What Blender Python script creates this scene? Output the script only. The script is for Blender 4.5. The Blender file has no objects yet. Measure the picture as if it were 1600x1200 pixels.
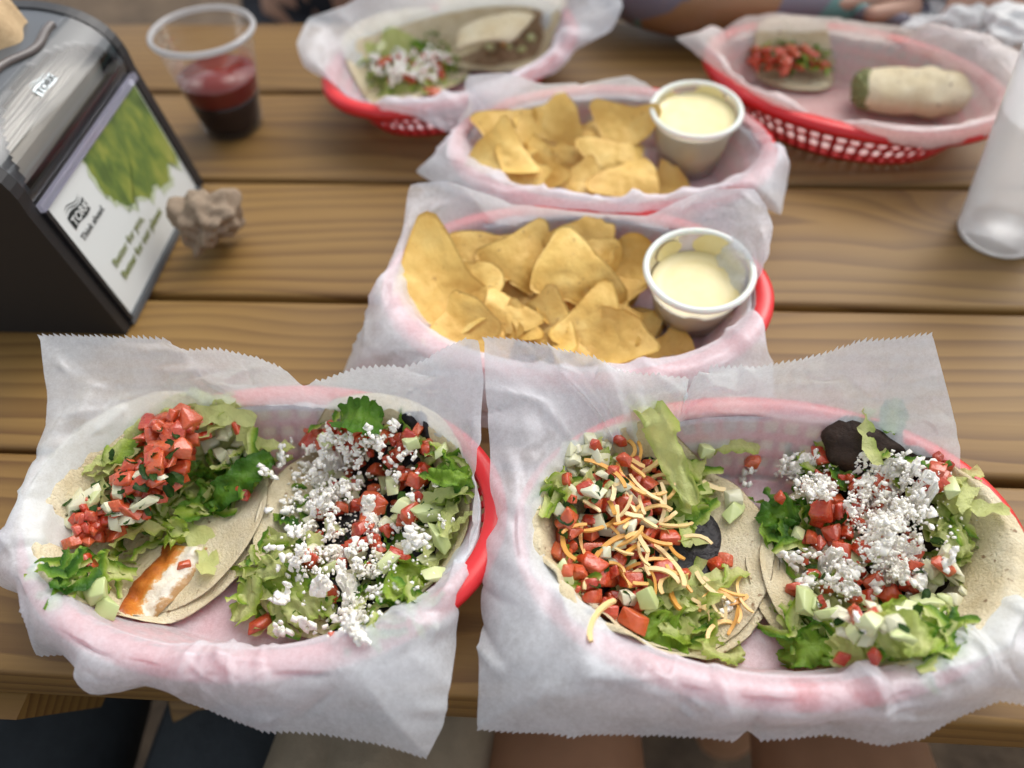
import bpy, bmesh, math, random
import numpy as np
from mathutils import Vector, Matrix, Euler, noise as mnoise
random.seed(7); rng = np.random.default_rng(7)
S = bpy.context.scene; COL = S.collection
PI = math.pi; rad = math.radians

# ------------------------------------------------------------------ camera
PITCH, ROLL, YAW, CAMZ, FPX = 0.87983485, -0.0512555, -0.09903398, 0.41080146, 1230.0
_f = Vector((math.sin(YAW)*math.cos(PITCH), math.cos(YAW)*math.cos(PITCH), -math.sin(PITCH)))
_x0 = Vector((math.cos(YAW), -math.sin(YAW), 0)); _u0 = _x0.cross(_f)
_x = math.cos(ROLL)*_x0 + math.sin(ROLL)*_u0; _u = -math.sin(ROLL)*_x0 + math.cos(ROLL)*_u0
EYE = Vector((0, 0, CAMZ))                       # table top is z = 0
cd = bpy.data.cameras.new('camera'); cam = bpy.data.objects.new('camera', cd); COL.objects.link(cam)
cam.matrix_world = Matrix(((_x.x, _u.x, -_f.x, 0), (_x.y, _u.y, -_f.y, 0), (_x.z, _u.z, -_f.z, CAMZ), (0, 0, 0, 1)))
cd.sensor_width = 36; cd.lens = 36*FPX/1600; cd.clip_start = .01; cd.clip_end = 500
cd.dof.use_dof = True; cd.dof.focus_distance = .424; cd.dof.aperture_fstop = 3.3
S.camera = cam
# ------------------------------------------------------------------ light
w = bpy.data.worlds.new('World'); S.world = w; w.use_nodes = True
SUN_EL, SUN_AZ = rad(50), rad(35)                # azimuth from +Y towards +X
nt = w.node_tree; sky = nt.nodes.new('ShaderNodeTexSky'); sky.sky_type = 'NISHITA'; sky.sun_disc = False
sky.sun_elevation = SUN_EL; sky.sun_rotation = SUN_AZ; sky.dust_density = 3; sky.air_density = 1.0; sky.ozone_density = .6
grey = nt.nodes.new('ShaderNodeHueSaturation'); grey.inputs['Saturation'].default_value = .28      # a veiled, overcast sky
nt.links.new(sky.outputs[0], grey.inputs['Color']); nt.links.new(grey.outputs[0], nt.nodes['Background'].inputs[0]); nt.nodes['Background'].inputs[1].default_value = .15
sd = bpy.data.lights.new('sun', 'SUN'); sun = bpy.data.objects.new('sun', sd); COL.objects.link(sun)
sd.energy = .9; sd.angle = rad(60); sd.color = (1, .94, .86)
sv = Vector((math.sin(SUN_AZ)*math.cos(SUN_EL), math.cos(SUN_AZ)*math.cos(SUN_EL), math.sin(SUN_EL)))
sun.rotation_euler = sv.to_track_quat('Z', 'Y').to_euler()
S.view_settings.view_transform = 'Standard'; S.view_settings.look = 'None'; S.view_settings.exposure = .67
S.render.engine = 'CYCLES'; S.cycles.use_denoising = True; S.cycles.max_bounces = 10; S.cycles.transparent_max_bounces = 24
S.cycles.diffuse_bounces = 6; S.cycles.transmission_bounces = 8; S.cycles.caustics_reflective = False; S.cycles.caustics_refractive = False

def at(px, py, z):                               # point of the place, at height z, seen at a pixel of the 1600x1200 photo
    d = _f + _x*((px-800)/FPX) - _u*((py-600)/FPX)
    return EYE + d*((z-CAMZ)/d.z)
# ------------------------------------------------------------------ object helpers
def tag(o, label=None, cat=None, group=None, kind=None):
    if label: o['label'] = label
    if cat: o['category'] = cat
    if group: o['group'] = group
    if kind: o['kind'] = kind
    return o
def empty(name, loc=(0, 0, 0), rz=0):
    o = bpy.data.objects.new(name, None); o.location = loc; o.rotation_euler = (0, 0, rz); o.empty_display_size = .02
    COL.objects.link(o); return o
def link(name, me, parent=None):
    o = bpy.data.objects.new(name, me); COL.objects.link(o)
    if parent: o.parent = parent
    return o
def mesh(name, vs, fs, m, smooth=True, attr=None):
    me = bpy.data.meshes.new(name); me.from_pydata([tuple(v) for v in vs], [], [tuple(f) for f in fs])
    if smooth: me.polygons.foreach_set('use_smooth', [True]*len(me.polygons))
    if attr is not None:
        a = me.attributes.new('g', 'FLOAT', 'POINT'); a.data.foreach_set('value', np.asarray(attr, np.float32))
    me.materials.append(m); me.update(); return me
def obj(name, vs, fs, m, parent=None, smooth=True, attr=None): return link(name, mesh(name, vs, fs, m, smooth, attr), parent)
def bm_mesh(name, bm, m, smooth=True):
    me = bpy.data.meshes.new(name); bm.to_mesh(me); bm.free()
    if smooth: me.polygons.foreach_set('use_smooth', [True]*len(me.polygons))
    me.materials.append(m); return me
def gridf(nr, nc, wrap=False):
    fs = []
    for i in range(nr-1):
        for j in range(nc if wrap else nc-1):
            k = (j+1) % nc; fs.append((i*nc+j, i*nc+k, (i+1)*nc+k, (i+1)*nc+j))
    return fs
def box_bm(sx, sy, sz, bev=.002, seg=2):
    bm = bmesh.new(); bmesh.ops.create_cube(bm, size=1); bmesh.ops.scale(bm, vec=(sx, sy, sz), verts=bm.verts)
    if bev: bmesh.ops.bevel(bm, geom=bm.edges[:], offset=bev, segments=seg, affect='EDGES', profile=.5)
    return bm
def lathe(prof, n=64, close=False):
    vs = [(r*math.cos(2*PI*j/n), r*math.sin(2*PI*j/n), z) for r, z in prof for j in range(n)]
    fs = gridf(len(prof), n, True)
    if close: fs.append(tuple(range((len(prof)-1)*n, len(prof)*n)))
    return vs, fs
def ss(a, b, x):
    t = np.clip((np.asarray(x, float)-a)/(b-a), 0, 1); return t*t*(3-2*t)
# ------------------------------------------------------------------ materials
class M:
    def __init__(s, name):
        s.m = bpy.data.materials.new(name); s.m.use_nodes = True; s.t = s.m.node_tree; s.b = s.t.nodes['Principled BSDF']; s.out = s.t.nodes['Material Output']
    def n(s, typ, ins=None, **kw):
        d = s.t.nodes.new('ShaderNode'+typ)
        for k, v in kw.items(): setattr(d, k, v)
        for k, v in (ins or {}).items(): s.put(d.inputs[k], v)
        return d
    def put(s, sock, v):
        if isinstance(v, bpy.types.NodeSocket): s.t.links.new(v, sock)
        elif isinstance(v, bpy.types.Node): s.t.links.new(v.outputs[0], sock)
        else: sock.default_value = v
    def set(s, **kw):
        for k, v in kw.items(): s.put(s.b.inputs[k.replace('_', ' ')], v)
        return s
    def math(s, op, a, b=0.0, c=0.0):
        d = s.n('Math', operation=op); s.put(d.inputs[0], a); s.put(d.inputs[1], b); s.put(d.inputs[2], c); return d.outputs[0]
    def ramp(s, fac, stops, interp='LINEAR'):
        d = s.n('ValToRGB'); d.color_ramp.interpolation = interp; e = d.color_ramp.elements
        while len(e) < len(stops): e.new(.5)
        for i, (p, c) in enumerate(stops): e[i].position = p; e[i].color = c if len(c) == 4 else (*c, 1)
        s.put(d.inputs[0], fac); return d.outputs[0]
    def mix(s, fac, a, b, mode='MIX'):
        d = s.n('Mix', data_type='RGBA', blend_type=mode); s.put(d.inputs[0], fac); s.put(d.inputs[6], a); s.put(d.inputs[7], b); return d.outputs[2]
    def noise(s, vec, scale, detail=3, rough=.5, dist=0): return s.n('TexNoise', {'Vector': vec, 'Scale': scale, 'Detail': detail, 'Roughness': rough, 'Distortion': dist}).outputs[0]
    def co(s, k='Object'): return s.n('TexCoord').outputs[k]
    def rnd(s): return s.n('ObjectInfo').outputs['Random']
    def bump(s, h, strength=.3, dist=.001): s.put(s.b.inputs['Normal'], s.n('Bump', {'Height': h, 'Strength': strength, 'Distance': dist}).outputs[0]); return s
    def surf(s, sh): s.put(s.out.inputs[0], sh); return s
    def shader(s, typ, **kw): return s.n('Bsdf'+typ, {k.replace('_', ' '): v for k, v in kw.items()}).outputs[0]
    def mixs(s, f, a, b): d = s.n('MixShader'); s.put(d.inputs[0], f); s.put(d.inputs[1], a); s.put(d.inputs[2], b); return d.outputs[0]
def c4(*c): return (*c, 1)
def plain(name, col, rough=.5, **kw):
    m = M(name); m.set(Base_Color=c4(*col), Roughness=rough, **kw); return m.m

def wood_mat():
    m = M('pine_wood'); o = m.co(); r = m.rnd()
    sep = m.n('SeparateXYZ', {0: o})
    x, y, z = sep.outputs
    off = m.math('MULTIPLY', r, 37.0)
    xo = m.math('ADD', x, off)
    # slow wander of the log's axis
    v1 = m.n('CombineXYZ', {0: m.math('MULTIPLY', xo, 1.7), 1: m.math('MULTIPLY', y, 6.0), 2: m.math('MULTIPLY', z, 6.0)})
    n1 = m.n('TexNoise', {'Vector': v1.outputs[0], 'Scale': 1.0, 'Detail': 2.0}).outputs['Color']
    ns = m.n('SeparateXYZ', {0: n1})
    # knots: far apart cells
    kv = m.n('CombineXYZ', {0: m.math('MULTIPLY', xo, 3.0), 1: m.math('MULTIPLY', y, 7.0), 2: 0.0})
    kn = m.n('TexVoronoi', {'Vector': kv.outputs[0], 'Scale': 1.0}); kd = kn.outputs['Distance']
    kb = m.math('POWER', 2.718, m.math('MULTIPLY', m.math('MULTIPLY', kd, kd), -26.0))
    yc = m.math('ADD', y, m.math('MULTIPLY', m.math('SUBTRACT', m.math('FRACT', m.math('MULTIPLY', r, 7.31)), .5), .13))
    zc = m.math('SUBTRACT', z, m.math('ADD', .012, m.math('MULTIPLY', m.math('FRACT', m.math('MULTIPLY', r, 3.77)), .03)))
    yd = m.math('ADD', yc, m.math('MULTIPLY', m.math('SUBTRACT', ns.outputs[0], .5), .085))
    zd = m.math('ADD', zc, m.math('MULTIPLY', m.math('SUBTRACT', ns.outputs[1], .5), .06))
    rr = m.math('SQRT', m.math('ADD', m.math('MULTIPLY', yd, yd), m.math('MULTIPLY', m.math('MULTIPLY', zd, zd), 2.0)))
    rr = m.math('ADD', rr, m.math('MULTIPLY', kb, .045))
    fv = m.n('CombineXYZ', {0: m.math('MULTIPLY', xo, 14.0), 1: m.math('MULTIPLY', y, 420.0), 2: m.math('MULTIPLY', z, 420.0)})
    fib = m.noise(fv.outputs[0], 1.0, 3, .6)
    rr2 = m.math('ADD', rr, m.math('MULTIPLY', fib, .0012))
    ring = m.math('FRACT', m.math('MULTIPLY', rr2, 78.0))
    col = m.ramp(ring, [(0, (.285, .170, .060)), (.45, (.25, .145, .048)), (.80, (.165, .084, .025)), (.93, (.135, .065, .018)), (1, (.265, .152, .048))])
    big = m.noise(m.n('CombineXYZ', {0: m.math('MULTIPLY', xo, 3.0), 1: m.math('MULTIPLY', y, 16.0), 2: 0.0}).outputs[0], 1.0, 3, .6)
    col = m.mix(m.ramp(big, [(.35, (0, 0, 0)), (.7, (1, 1, 1))]), col, m.mix(.5, col, c4(.30, .19, .068)))
    col = m.mix(m.math('MULTIPLY', m.math('SUBTRACT', 1.0, fib), .55), col, m.mix(1.0, col, c4(.55, .47, .4), 'MULTIPLY'))
    col = m.mix(m.math('MULTIPLY', kb, .8), col, c4(.085, .042, .018))
    tint = m.ramp(m.math('FRACT', m.math('MULTIPLY', r, 5.13)), [(0, (.82, .74, .64)), (1, (1.08, 1.03, .96))])
    col = m.mix(1.0, m.mix(1.0, col, tint, 'MULTIPLY'), c4(1.06, 1.10, .92), 'MULTIPLY')
    m.set(Base_Color=col, Roughness=.58); m.bump(m.math('ADD', m.math('MULTIPLY', fib, .6), m.math('MULTIPLY', ring, -.4)), .35, .0006)
    return m.m
def paper_mat(name, warm=0.0):
    m = M(name); o = m.co()
    n1 = m.noise(o, 330, 4, .7); n2 = m.noise(o, 1100, 2, .6); n3 = m.noise(o, 38, 3, .6)
    cloud = m.math('ADD', m.math('MULTIPLY', n1, .65), m.math('MULTIPLY', n2, .35))
    tr = m.ramp(cloud, [(.36, (.39,)*3), (.5, (.31,)*3), (.62, (.235,)*3)])
    tr = m.math('MULTIPLY', tr, m.ramp(n3, [(.3, (.75,)*3), (.7, (1.2,)*3)]))
    tr = m.math('ADD', tr, m.ramp(m.noise(o, 30, 2, .4), [(.69, (0,)*3), (.73, (.16,)*3)]))      # spots where oil soaked in
    colr = (.86, .91, .95) if warm < .5 else (.86, .845, .80)
    wv = m.n('VectorMath', {0: o, 1: m.n('VectorMath', {0: m.n('TexNoise', {'Vector': o, 'Scale': 30.0, 'Detail': 2.0}).outputs['Color'], 1: (.02, .02, .02)}, operation='MULTIPLY').outputs[0]}, operation='ADD').outputs[0]
    f1 = m.n('TexVoronoi', {'Vector': wv, 'Scale': 32.0}).outputs['Distance']; f2 = m.n('TexVoronoi', {'Vector': wv, 'Scale': 85.0}).outputs['Distance']
    fold = m.math('MULTIPLY', m.math('ADD', m.math('MULTIPLY', f1, .031), m.math('MULTIPLY', f2, .008)), m.ramp(m.noise(o, 17, 2), [(.35, (.1,)*3), (.65, (1,)*3)]))
    b0 = m.n('Bump', {'Height': fold, 'Strength': .05, 'Distance': 1.0}).outputs[0]
    b = m.n('Bump', {'Height': cloud, 'Strength': .14, 'Distance': .0006, 'Normal': b0}).outputs[0]
    dif = m.shader('Diffuse', Color=c4(*colr), Normal=b); tl = m.shader('Translucent', Color=c4(*colr), Normal=b)
    gl = m.shader('Glossy', Color=c4(.9, .92, 1), Roughness=.35, Normal=b)
    body = m.mixs(.06, m.mixs(.42, dif, tl), gl)
    m.surf(m.mixs(tr, body, m.shader('Transparent', Color=c4(.97, .97, .98)))); return m.m
def tortilla_mat():
    m = M('corn_tortilla'); o = m.co(); r = m.rnd()
    n = m.noise(o, 650, 3, .7); n2 = m.noise(o, 45, 4, .6); sp = m.noise(o, 190, 2, .5)
    col = m.ramp(n2, [(.3, (.60, .49, .29)), (.5, (.69, .60, .40)), (.72, (.76, .69, .51))])
    col = m.mix(m.ramp(n, [(.4, (0, 0, 0)), (.75, (.55,)*3)]), col, c4(.56, .45, .26))
    col = m.mix(m.ramp(sp, [(.66, (0, 0, 0)), (.74, (.9,)*3)]), col, c4(.23, .13, .06))
    m.set(Base_Color=col, Roughness=.62, Subsurface_Weight=.08, Subsurface_Radius=(.004, .003, .002)); m.bump(m.math('ADD', n, m.math('MULTIPLY', n2, .8)), .8, .0018); return m.m
def chip_mat():
    m = M('fried_corn_chip'); o = m.co(); r = m.rnd(); v = m.n('VectorMath', {0: o, 1: m.n('CombineXYZ', {0: r, 1: r, 2: 0.0}).outputs[0]}, operation='ADD').outputs[0]
    n = m.noise(v, 420, 3, .7); n2 = m.noise(v, 40, 3, .6); sp = m.noise(v, 230, 2, .5)
    a = m.ramp(n2, [(.3, (.66, .385, .072)), (.55, (.80, .54, .145)), (.75, (.87, .66, .24))])
    a = m.mix(m.math('MULTIPLY', r, .35), a, c4(.62, .36, .08))
    a = m.mix(m.ramp(n, [(.5, (0, 0, 0)), (.8, (.4,)*3)]), a, c4(.60, .34, .07))
    a = m.mix(m.ramp(sp, [(.68, (0, 0, 0)), (.78, (.8,)*3)]), a, c4(.33, .15, .03))
    m.set(Base_Color=a, Roughness=.5); m.bump(m.math('ADD', n, m.math('MULTIPLY', n2, .6)), .5, .0012); return m.m
def tomato_mat():
    m = M('tomato_flesh'); o = m.co(); r = m.rnd()
    n = m.noise(o, 160, 3, .6); n2 = m.noise(o, 500, 2)
    c1 = m.ramp(r, [(0, (.46, .032, .010)), (.4, (.52, .060, .015)), (.75, (.56, .10, .028)), (1, (.38, .020, .010))])
    col = m.mix(m.ramp(n, [(.42, (0, 0, 0)), (.66, (.55,)*3)]), c1, c4(.56, .15, .06))
    m.set(Base_Color=col, Roughness=.30, Coat_Weight=.55, Coat_Roughness=.14, Subsurface_Weight=.30, Subsurface_Radius=(.006, .0015, .001)); m.bump(m.math('ADD', n2, m.math('MULTIPLY', n, .8)), .5, .0014); return m.m
def leaf_mat(name, pale, mid, dark, gloss=.35):
    m = M(name); o = m.co(); r = m.rnd()
    g = m.n('Attribute', attribute_name='g').outputs['Fac']
    f = m.math('ADD', g, m.math('MULTIPLY', m.math('SUBTRACT', r, .5), .75))
    f = m.math('ADD', f, m.math('MULTIPLY', m.math('SUBTRACT', m.noise(o, 70, 2), .5), .28))
    col = m.ramp(f, [(.15, pale), (.62, mid), (1.0, dark)])
    vein = m.noise(o, 300, 3, .6, .8)
    m.set(Base_Color=col, Roughness=gloss, Specular_IOR_Level=.3)
    b = m.n('Bump', {'Height': vein, 'Strength': .8, 'Distance': .0014}).outputs[0]
    m.put(m.b.inputs['Normal'], b)
    tl = m.shader('Translucent', Color=col, Normal=b)
    m.surf(m.mixs(.42, m.b.outputs[0], tl)); return m.m
def veg_mat(name, c1, c2, sss=.25):
    m = M(name); o = m.co(); r = m.rnd(); n = m.noise(o, 180, 3)
    col = m.ramp(m.math('ADD', m.math('MULTIPLY', r, .6), m.math('MULTIPLY', n, .4)), [(.15, c1), (.85, c2)])
    m.set(Base_Color=col, Roughness=.3, Subsurface_Weight=sss, Subsurface_Radius=(.004, .004, .002)); m.bump(n, .2, .0008); return m.m
def cheese_mat():
    m = M('crumbled_cheese'); n = m.noise(m.co(), 700, 3, .7)
    m.set(Base_Color=m.ramp(n, [(.3, (.93, .895, .81)), (.7, (.975, .95, .885))]), Roughness=.6, Subsurface_Weight=.35, Subsurface_Radius=(.004, .004, .003)); m.bump(n, .3, .0008); return m.m
def cheddar_mat():
    m = M('shredded_cheddar'); r = m.rnd()
    m.set(Base_Color=m.ramp(r, [(0, (.72, .33, .05)), (.35, (.76, .43, .11)), (.5, (.80, .58, .26)), (1, (.84, .68, .38))]), Roughness=.42, Subsurface_Weight=.15, Subsurface_Radius=(.004, .003, .001)); return m.m
def bean_mat(name, c1, c2, rough=.3):
    m = M(name); n = m.noise(m.co(), 130, 4, .6)
    m.set(Base_Color=m.ramp(n, [(.3, c1), (.75, c2)]), Roughness=rough, Specular_IOR_Level=.3); m.bump(n, .8, .003); return m.m
def clear_mat(name, tint, trans, white, rough=.12, edge=.35, refl=.8):
    m = M(name); lw = m.n('LayerWeight', {'Blend': .35}).outputs['Facing']
    body = m.mixs(.62, m.shader('Diffuse', Color=c4(*white)), m.shader('Translucent', Color=c4(*white)))
    sh = m.mixs(m.math('SUBTRACT', trans, m.math('MULTIPLY', lw, edge)), body, m.shader('Transparent', Color=c4(*tint)))
    fr = m.n('Fresnel', {'IOR': 1.45}).outputs[0]
    m.surf(m.mixs(m.math('MULTIPLY', fr, refl), sh, m.shader('Glossy', Color=c4(1, 1, 1), Roughness=rough))); return m.m
def skin_mat(name, col, tattoo=False):
    m = M(name); o = m.co(); n = m.noise(o, 60, 3); c = m.mix(n, c4(*[k*.85 for k in col]), c4(*[min(1, k*1.12) for k in col]))
    if tattoo:
        v = m.n('TexVoronoi', {'Vector': o, 'Scale': 17.0, 'Randomness': 1.0}); k = m.n('SeparateXYZ', {0: v.outputs['Color']}).outputs[0]
        ink = m.ramp(k, [(0, (.10, .25, .23)), (.3, (.13, .12, .14)), (.55, (.30, .16, .07)), (.75, (.16, .15, .19)), (1, (.09, .20, .20))], 'CONSTANT')
        c = m.mix(m.ramp(m.noise(o, 22, 3), [(.3, (.5,)*3), (.5, (.95,)*3)]), c, ink)
    m.set(Base_Color=c, Roughness=.5, Subsurface_Weight=.12, Subsurface_Radius=(.01, .004, .002)); return m.m
def cloth_mat(name, c1, c2, sc=60):
    m = M(name); n = m.noise(m.co(), sc, 4, .6); m.set(Base_Color=m.mix(n, c4(*c1), c4(*c2)), Roughness=.9); m.bump(n, .4, .004); return m.m

WOOD = wood_mat(); PAPER = paper_mat('tissue_paper'); PAPERW = paper_mat('tissue_paper_warm', 1.0)
TORT = tortilla_mat(); CHIP = chip_mat(); TOM = tomato_mat(); CHEESE = cheese_mat(); CHED = cheddar_mat()
LET = leaf_mat('romaine_lettuce', (.68, .72, .30), (.36, .50, .06), (.12, .27, .025))
LETD = leaf_mat('dark_romaine_lettuce', (.26, .42, .05), (.11, .26, .022), (.045, .14, .014))
CIL = leaf_mat('cilantro', (.06, .13, .02), (.035, .09, .015), (.02, .06, .01))
ONION = veg_mat('white_onion', (.56, .56, .36), (.74, .72, .55)); CUC = veg_mat('cucumber', (.46, .54, .22), (.66, .69, .40))
BEAN = bean_mat('black_bean', (.006, .005, .007), (.022, .018, .020), .45); MUSH = bean_mat('grilled_mushroom', (.016, .008, .005), (.05, .028, .017), .6)
def red_mat():
    m = M('red_basket_plastic'); m.set(Base_Color=c4(.66, .022, .026), Roughness=.28, Subsurface_Weight=.1, Subsurface_Radius=(.01, .002, .002))
    m.bump(m.noise(m.co(), 220, 2), .08, .0006); return m.m
RED = red_mat()
# ------------------------------------------------------------------ ground and table
def ground():
    m = M('mulch'); o = m.co(); n = m.noise(o, 18, 6, .75); n2 = m.noise(o, 3, 3)
    c = m.ramp(n, [(.3, (.05, .03, .017)), (.5, (.13, .085, .05)), (.7, (.24, .165, .10))]); c = m.mix(m.math('MULTIPLY', n2, .6), c, c4(.10, .078, .05))
    m.set(Base_Color=c, Roughness=.95); m.bump(n, 1, .03)
    N = 60; vs = []; R_ = np.concatenate([np.linspace(-6, 6, N-6), [8, 14, 30, 60, 120, 260]]); R_ = np.sort(np.concatenate([R_, [-8, -14, -30, -60, -120, -260]])); n_ = len(R_)
    for a in R_:
        for b in R_: vs.append((b, a, -.75 + .025*mnoise.noise(Vector((a*1.7, b*1.7, 0)))*(abs(a) < 7 and abs(b) < 7)))
    tag(obj('ground', vs, gridf(n_, n_), m.m), 'brown mulch ground beyond and under the picnic table', 'ground', kind='structure')
ground()
PLY0, PP = .272, .145                            # a joint between planks and the pitch of the planks
def table():
    t = tag(empty('picnic_table', (0, .49, -.75)), 'brown wooden picnic table with wide grained planks', 'picnic table')
    base = bm_mesh('plank', box_bm(2.3, PP-.0055, .038, .004, 3), WOOD)
    for k in range(-1, 4):
        o = link('plank', base, t); o.location = (.12+.05*((k*7) % 3), PLY0+PP*(k+.5)-.49, .75-.019)
        o.rotation_euler = (0, 0, rad((-.15, .12, -.05, .1, 0)[k+1]))
    # cross cleat under the planks at the left, its end cut to an angle, and the legs
    for cx in (-.345, 1.05):
        vs = []; prof = [(.118, -.0395), (.150, -.120), (.20, -.129), (.83, -.129), (.862, -.0395)]
        for sx in (-.06, .045): vs += [(cx+sx-0, y-.49, z+.75) for y, z in prof]
        n = len(prof); fs = [tuple(range(n))[::-1], tuple(range(n, 2*n))]+[(i, (i+1) % n, n+(i+1) % n, n+i) for i in range(n)]
        obj('cleat', vs, fs, WOOD, t, False)
        for y0, y1 in ((.30, -.10), (.68, 1.08)):
            a, b = Vector((cx+.09, y0-.49, .71)), Vector((cx+.09, y1-.49, .0)); d = (b-a)
            l = link('leg', bm_mesh('leg', box_bm(.04, .12, d.length, .003, 1), WOOD), t); l.location = (a+b)/2; l.rotation_euler = (math.atan2(d.y, -d.z)*1, 0, 0)
    for by in (-.22, 1.2):
        for q in (-1, 1):
            o = link('bench_plank', base, t); o.location = (.1, by+q*.073-.49, .42)
table()
# ------------------------------------------------------------------ baskets
BA, BB, RIMZ, FLZ = .118, .076, .045, .004
BK = {'L': (-.158, .207, 2.5), 'R': (.107, .207, 2.0), 'C1': (.007, .388, -1.0), 'C2': (.034, .552, -1.0), 'F1': (-.108, .703, 40.0), 'F2': (.244, .658, -27.0)}
def bh(dx, dy, rot):                             # inner height of a basket
    c, s = math.cos(rad(rot)), math.sin(rad(rot)); u = dx*c+dy*s; v = -dx*s+dy*c
    rho = np.sqrt((u/BA)**2+(v/BB)**2); s_ = np.clip((rho-.76)/.24, 0, 1)
    return FLZ+(RIMZ-FLZ)*s_**1.08, rho
# one height field of all that has been laid on the table so far, 1 mm cells
GX0, GY0, GS = -.36, .06, .001
GXN, GYN = 760, 800
gx, gy = np.meshgrid(GX0+GS*np.arange(GXN), GY0+GS*np.arange(GYN))
HM = np.where(gy > .13, 0.0, -.3)
for (cx, cy, r_) in BK.values():
    h, rho = bh(gx-cx, gy-cy, r_); HM = np.where(rho < 1.13, np.maximum(HM, h+.001), HM)
def hm(x, y):
    i = int(round((x-GX0)/GS)); j = int(round((y-GY0)/GS))
    return HM[j, i] if 0 <= i < GXN and 0 <= j < GYN else 0.0
def look(px, py):                                # where the line of sight through a pixel meets the height field
    z = .13
    while z > -.01:
        p = at(px, py, z)
        if hm(p.x, p.y) >= z: return p
        z -= .0007
    return at(px, py, 0)
def window(x, y, r):
    i0, i1 = max(0, int((x-r-GX0)/GS)), min(GXN, int((x+r-GX0)/GS)+2); j0, j1 = max(0, int((y-r-GY0)/GS)), min(GYN, int((y+r-GY0)/GS)+2)
    sl = (slice(j0, j1), slice(i0, i1)); d = np.hypot(gx[sl]-x, gy[sl]-y); return sl, d
def settle(x, y, r, t):                          # lay a piece of radius r, thickness t; returns its centre height
    sl, d = window(x, y, r)
    if d.size == 0: return t/2
    ins = d <= r; h = HM[sl]
    base = .35*h[ins].max()+.65*h[ins].mean() if ins.any() else 0
    z = base+t*.42; top = z+t*.45*(1-(d/r)**2*.7)
    HM[sl] = np.where(ins, np.maximum(h, top), h); return z
def ell(a, b, n, off=0.0):
    th = np.linspace(0, 2*PI, n, endpoint=False); x, y = a*np.cos(th), b*np.sin(th); nx, ny = np.cos(th)/a, np.sin(th)/b; l = np.hypot(nx, ny)
    return x+nx/l*off, y+ny/l*off, nx/l, ny/l
def sweep(prof, a, b, n=96):
    vs = []
    for off, z in prof:
        x, y, _, _ = ell(a, b, n, off); vs += [(x[i], y[i], z) for i in range(n)]
    return vs, gridf(len(prof), n, True)
def basket_meshes():
    k = .76
    rim = mesh('rim', *sweep([(.0006, .038), (.0006, .0435), (.0016, .0462), (.009, .0466), (.0125, .0448), (.0132, .040), (.012, .0375), (.0112, .040), (.0095, .0438), (.003, .0436), (.0018, .038), (.0006, .038)], BA, BB), RED)
    fl = []; n = 96
    x, y, _, _ = ell(BA*k+.0005, BB*k+.0005, n)
    vs = [(x[i], y[i], z) for z in (.0005, .0030) for i in range(n)]; fs = gridf(2, n, True)+[tuple(range(n))[::-1], tuple(range(n, 2*n))]
    base = mesh('base', vs, fs, RED, False)
    bands = []
    for z0 in (.0085, .0195, .0305):
        s = (z0-FLZ)/(RIMZ-FLZ); kk = k+(1-k)*s
        bands.append(mesh('band', *sweep([(.0001, z0-.0018), (.0016, z0-.0018), (.0036, z0+.0018), (.0021, z0+.0018), (.0001, z0-.0018)], BA*kk, BB*kk), RED))
    ribs = []; N = 60
    for i in range(N):
        th = 2*PI*i/N; p = []
        for kk, z in ((k+.01, .0025), (1.0, .0405)):
            c, s = math.cos(th), math.sin(th); q = Vector((BA*kk*c, BB*kk*s, z)); nn = Vector((c/BA, s/BB, 0)).normalized(); tt = Vector((-nn.y, nn.x, 0))
            hw = .0022 if i % 2 == 0 else .0019
            for a_, o_ in ((-hw, .0002), (hw, .0002), (hw, .0016), (-hw, .0016)): p.append(q+tt*a_+nn*o_)
        ribs.append(mesh('rib', p, [(0, 1, 5, 4), (1, 2, 6, 5), (2, 3, 7, 6), (3, 0, 4, 7), (0, 3, 2, 1), (4, 5, 6, 7)], RED, False))
    return rim, base, bands, ribs
BM = basket_meshes()
BLAB = {'L': 'red plastic basket lined with paper, holding two tacos, front left', 'R': 'red plastic basket with two tacos and cheddar, front right of the pair',
        'C1': 'red plastic basket of chips right behind the taco baskets', 'C2': 'red plastic basket of chips further back, full queso cup in it',
        'F1': 'far red basket by the dark red drink, salad taco in it', 'F2': 'far red basket with lattice side showing, rolled wrap in it'}
for k, (cx, cy, r_) in BK.items():
    b = tag(empty('food_basket', (cx, cy, .0004), rad(r_)), BLAB[k], 'basket', 'oval red plastic food baskets')
    link('rim', BM[0], b); link('base', BM[1], b)
    for x in BM[2]: link('band', x, b)
    for x in BM[3]: link('rib', x, b)
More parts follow.
